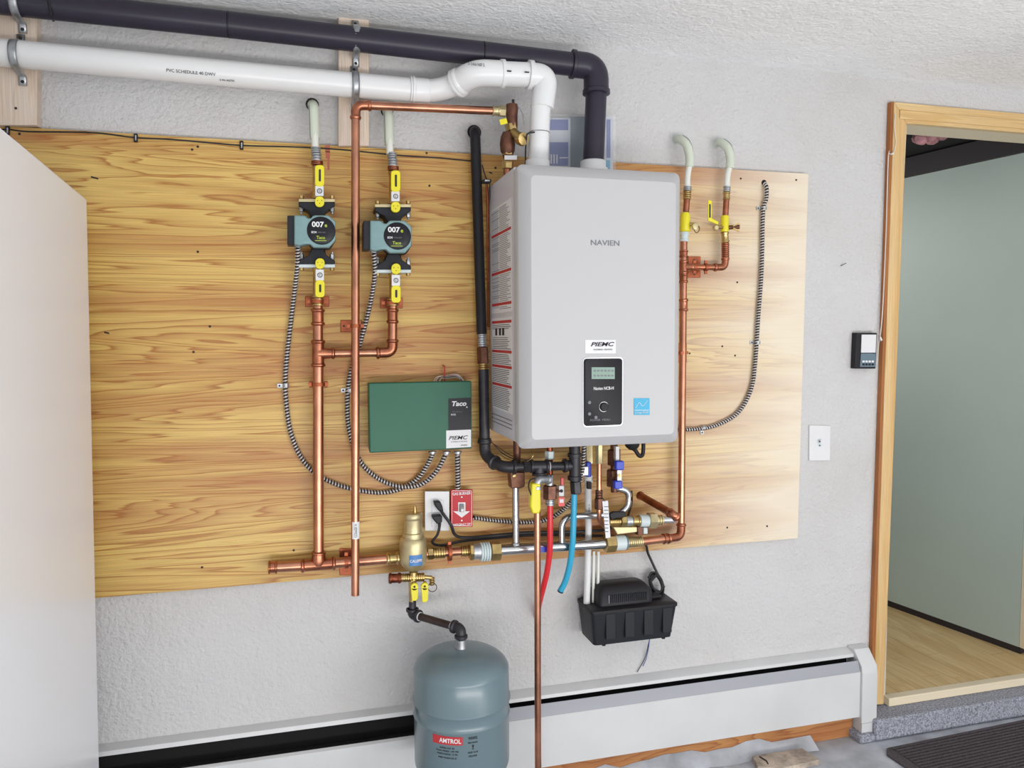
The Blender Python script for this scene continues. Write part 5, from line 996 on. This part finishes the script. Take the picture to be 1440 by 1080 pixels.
for i, (ex, ez) in enumerate(((.015, .034), (.018, .037), (.021, .041), (.017, .031))):
    c = P(923, 821, -.020-.005*i); pts = []
    for k in range(25):
        a = 2*PI*k/24; xq = ex*math.cos(a); zq = ez*math.sin(a); th = .42; pts.append(c+Vector((xq*math.cos(th)+zq*math.sin(th)*-1, 0, zq*math.cos(th)+xq*math.sin(th)*1)))
    pts = [Vector((2*c.x-p.x-0, p.y, p.z)) if False else p for p in pts]
    MB().tube(pts, .0034, 8, caps=False).obj('loop', 'black_cord', cc)
MB().obox(P(917, 811, -.03), (.008, 0, .008), (0, .013, 0), (-.003, 0, .003)).obj('tie', 'black_plastic', cc)
dw = thing('dangling_wires', 'two thin dark wires dangling below the condensate pump', 'wires', P(905, 942, -.03))
MB().tube(catmull(pp([(915, 893, -.03), (912, 905, -.02), (907, 925, -.008), (896, 945, -.006)]), 6), .0013, 5).obj('wire', 'ink', dw); MB().tube(catmull(pp([(914, 893, -.03), (912, 910, -.02), (909, 925, -.008), (904, 937, -.006)]), 6), .0013, 5).obj('wire', 'brochure_blue', dw)

# ================================================================ SMALL WALL THINGS
ch = thing('wall_keypad', 'small dark framed keypad on the wall left of the door casing', 'keypad', P(1218, 519, -.01))
MB().pxprism([(1204.5, 468), (1233.5, 468), (1231.5, 518.5), (1202.5, 518.5)], -.024, -.0005).obj('housing', 'black_plastic', ch, bevel=.002)
MB().pxprism([(1212, 470.5), (1232.5, 470.5), (1231.5, 496), (1211, 496)], -.0265, -.0241).obj('white_cover', 'white_paint', ch, bevel=.001)
MB().pxprism([(1211, 497), (1231.5, 497), (1231, 516), (1209.5, 516)], -.0265, -.0241).obj('keypad_panel', 'slate_plastic', ch, bevel=.001)
for i in range(4):
    for j in range(2): MB().pxrect(1213+i*4.3, 507+j*4.2, 1216+i*4.3, 509.6+j*4.2, -.0275, -.0266).obj('key', 'paper' if j == 0 else 'disk_black', ch)
sp_ = thing('switch_plate', 'blank white wall switch plate right of the plywood', 'switch', P(1152, 648, -.005))
MB().pxprism([(1138.5, 598), (1168.5, 598.5), (1167.5, 648), (1138, 648)], -.006, -.0005).obj('plate', 'white_paint', sp_, bevel=.002)
MB().pxrect(1150.5, 616.5, 1156, 628, -.0068, -.0062).obj('slot', 'gasket', sp_)
MB().obox(P(1153.5, 620, -.010), (.0035, 0, 0), (0, .005, .002), (0, 0, .005)).obj('toggle', 'white_paint', sp_, bevel=.001)
for y in (621, 626.5): MB().lathe(P(1153, y, -.0165 if y < 622 else -.0075), (0, 1, 0), [(0, .0028), (.001, .0028)], 8).obj('screw', 'screw_dark', sp_)
t = thing('door_wire', 'thin pale wire running up the outer edge of the door casing', 'wire', P(1232, 520, -.012))
MB().tube(catmull([P(x, y, -.016) for x, y in ((1232.5, 512), (1236, 480), (1238, 470), (1241.5, 430), (1246, 330), (1248.5, 240), (1250, 215), (1254, 200), (1254.5, 145))], 6), .0018, 6).obj('wire', 'wire_white', t)
MB().tube(catmull([P(x, y, -.026) for x, y in ((1250, 216), (1256, 216), (1260, 200), (1258, 180), (1259, 160))], 6), .0014, 6).obj('wire', 'wire_white', t); MB().lathe(P(1256, 216, -.03), (0, 1, 0), [(0, .004), (.006, .004)], 8).obj('wire_knot', 'wire_white', t); MB().tube(pp([(1237.5, 474, -.026), (1239.5, 479, -.026)]), .004, 6).obj('wire_knot', 'wire_white', t)
t = thing('wall_nail', 'tiny dark nail in the bare wall right of the plywood', 'nail', P(1186, 372, -.003)); MB().tube(pp([(1182, 374, -.0005), (1190, 370, -.012)]), .0012, 6).obj('shank', 'ink', t)
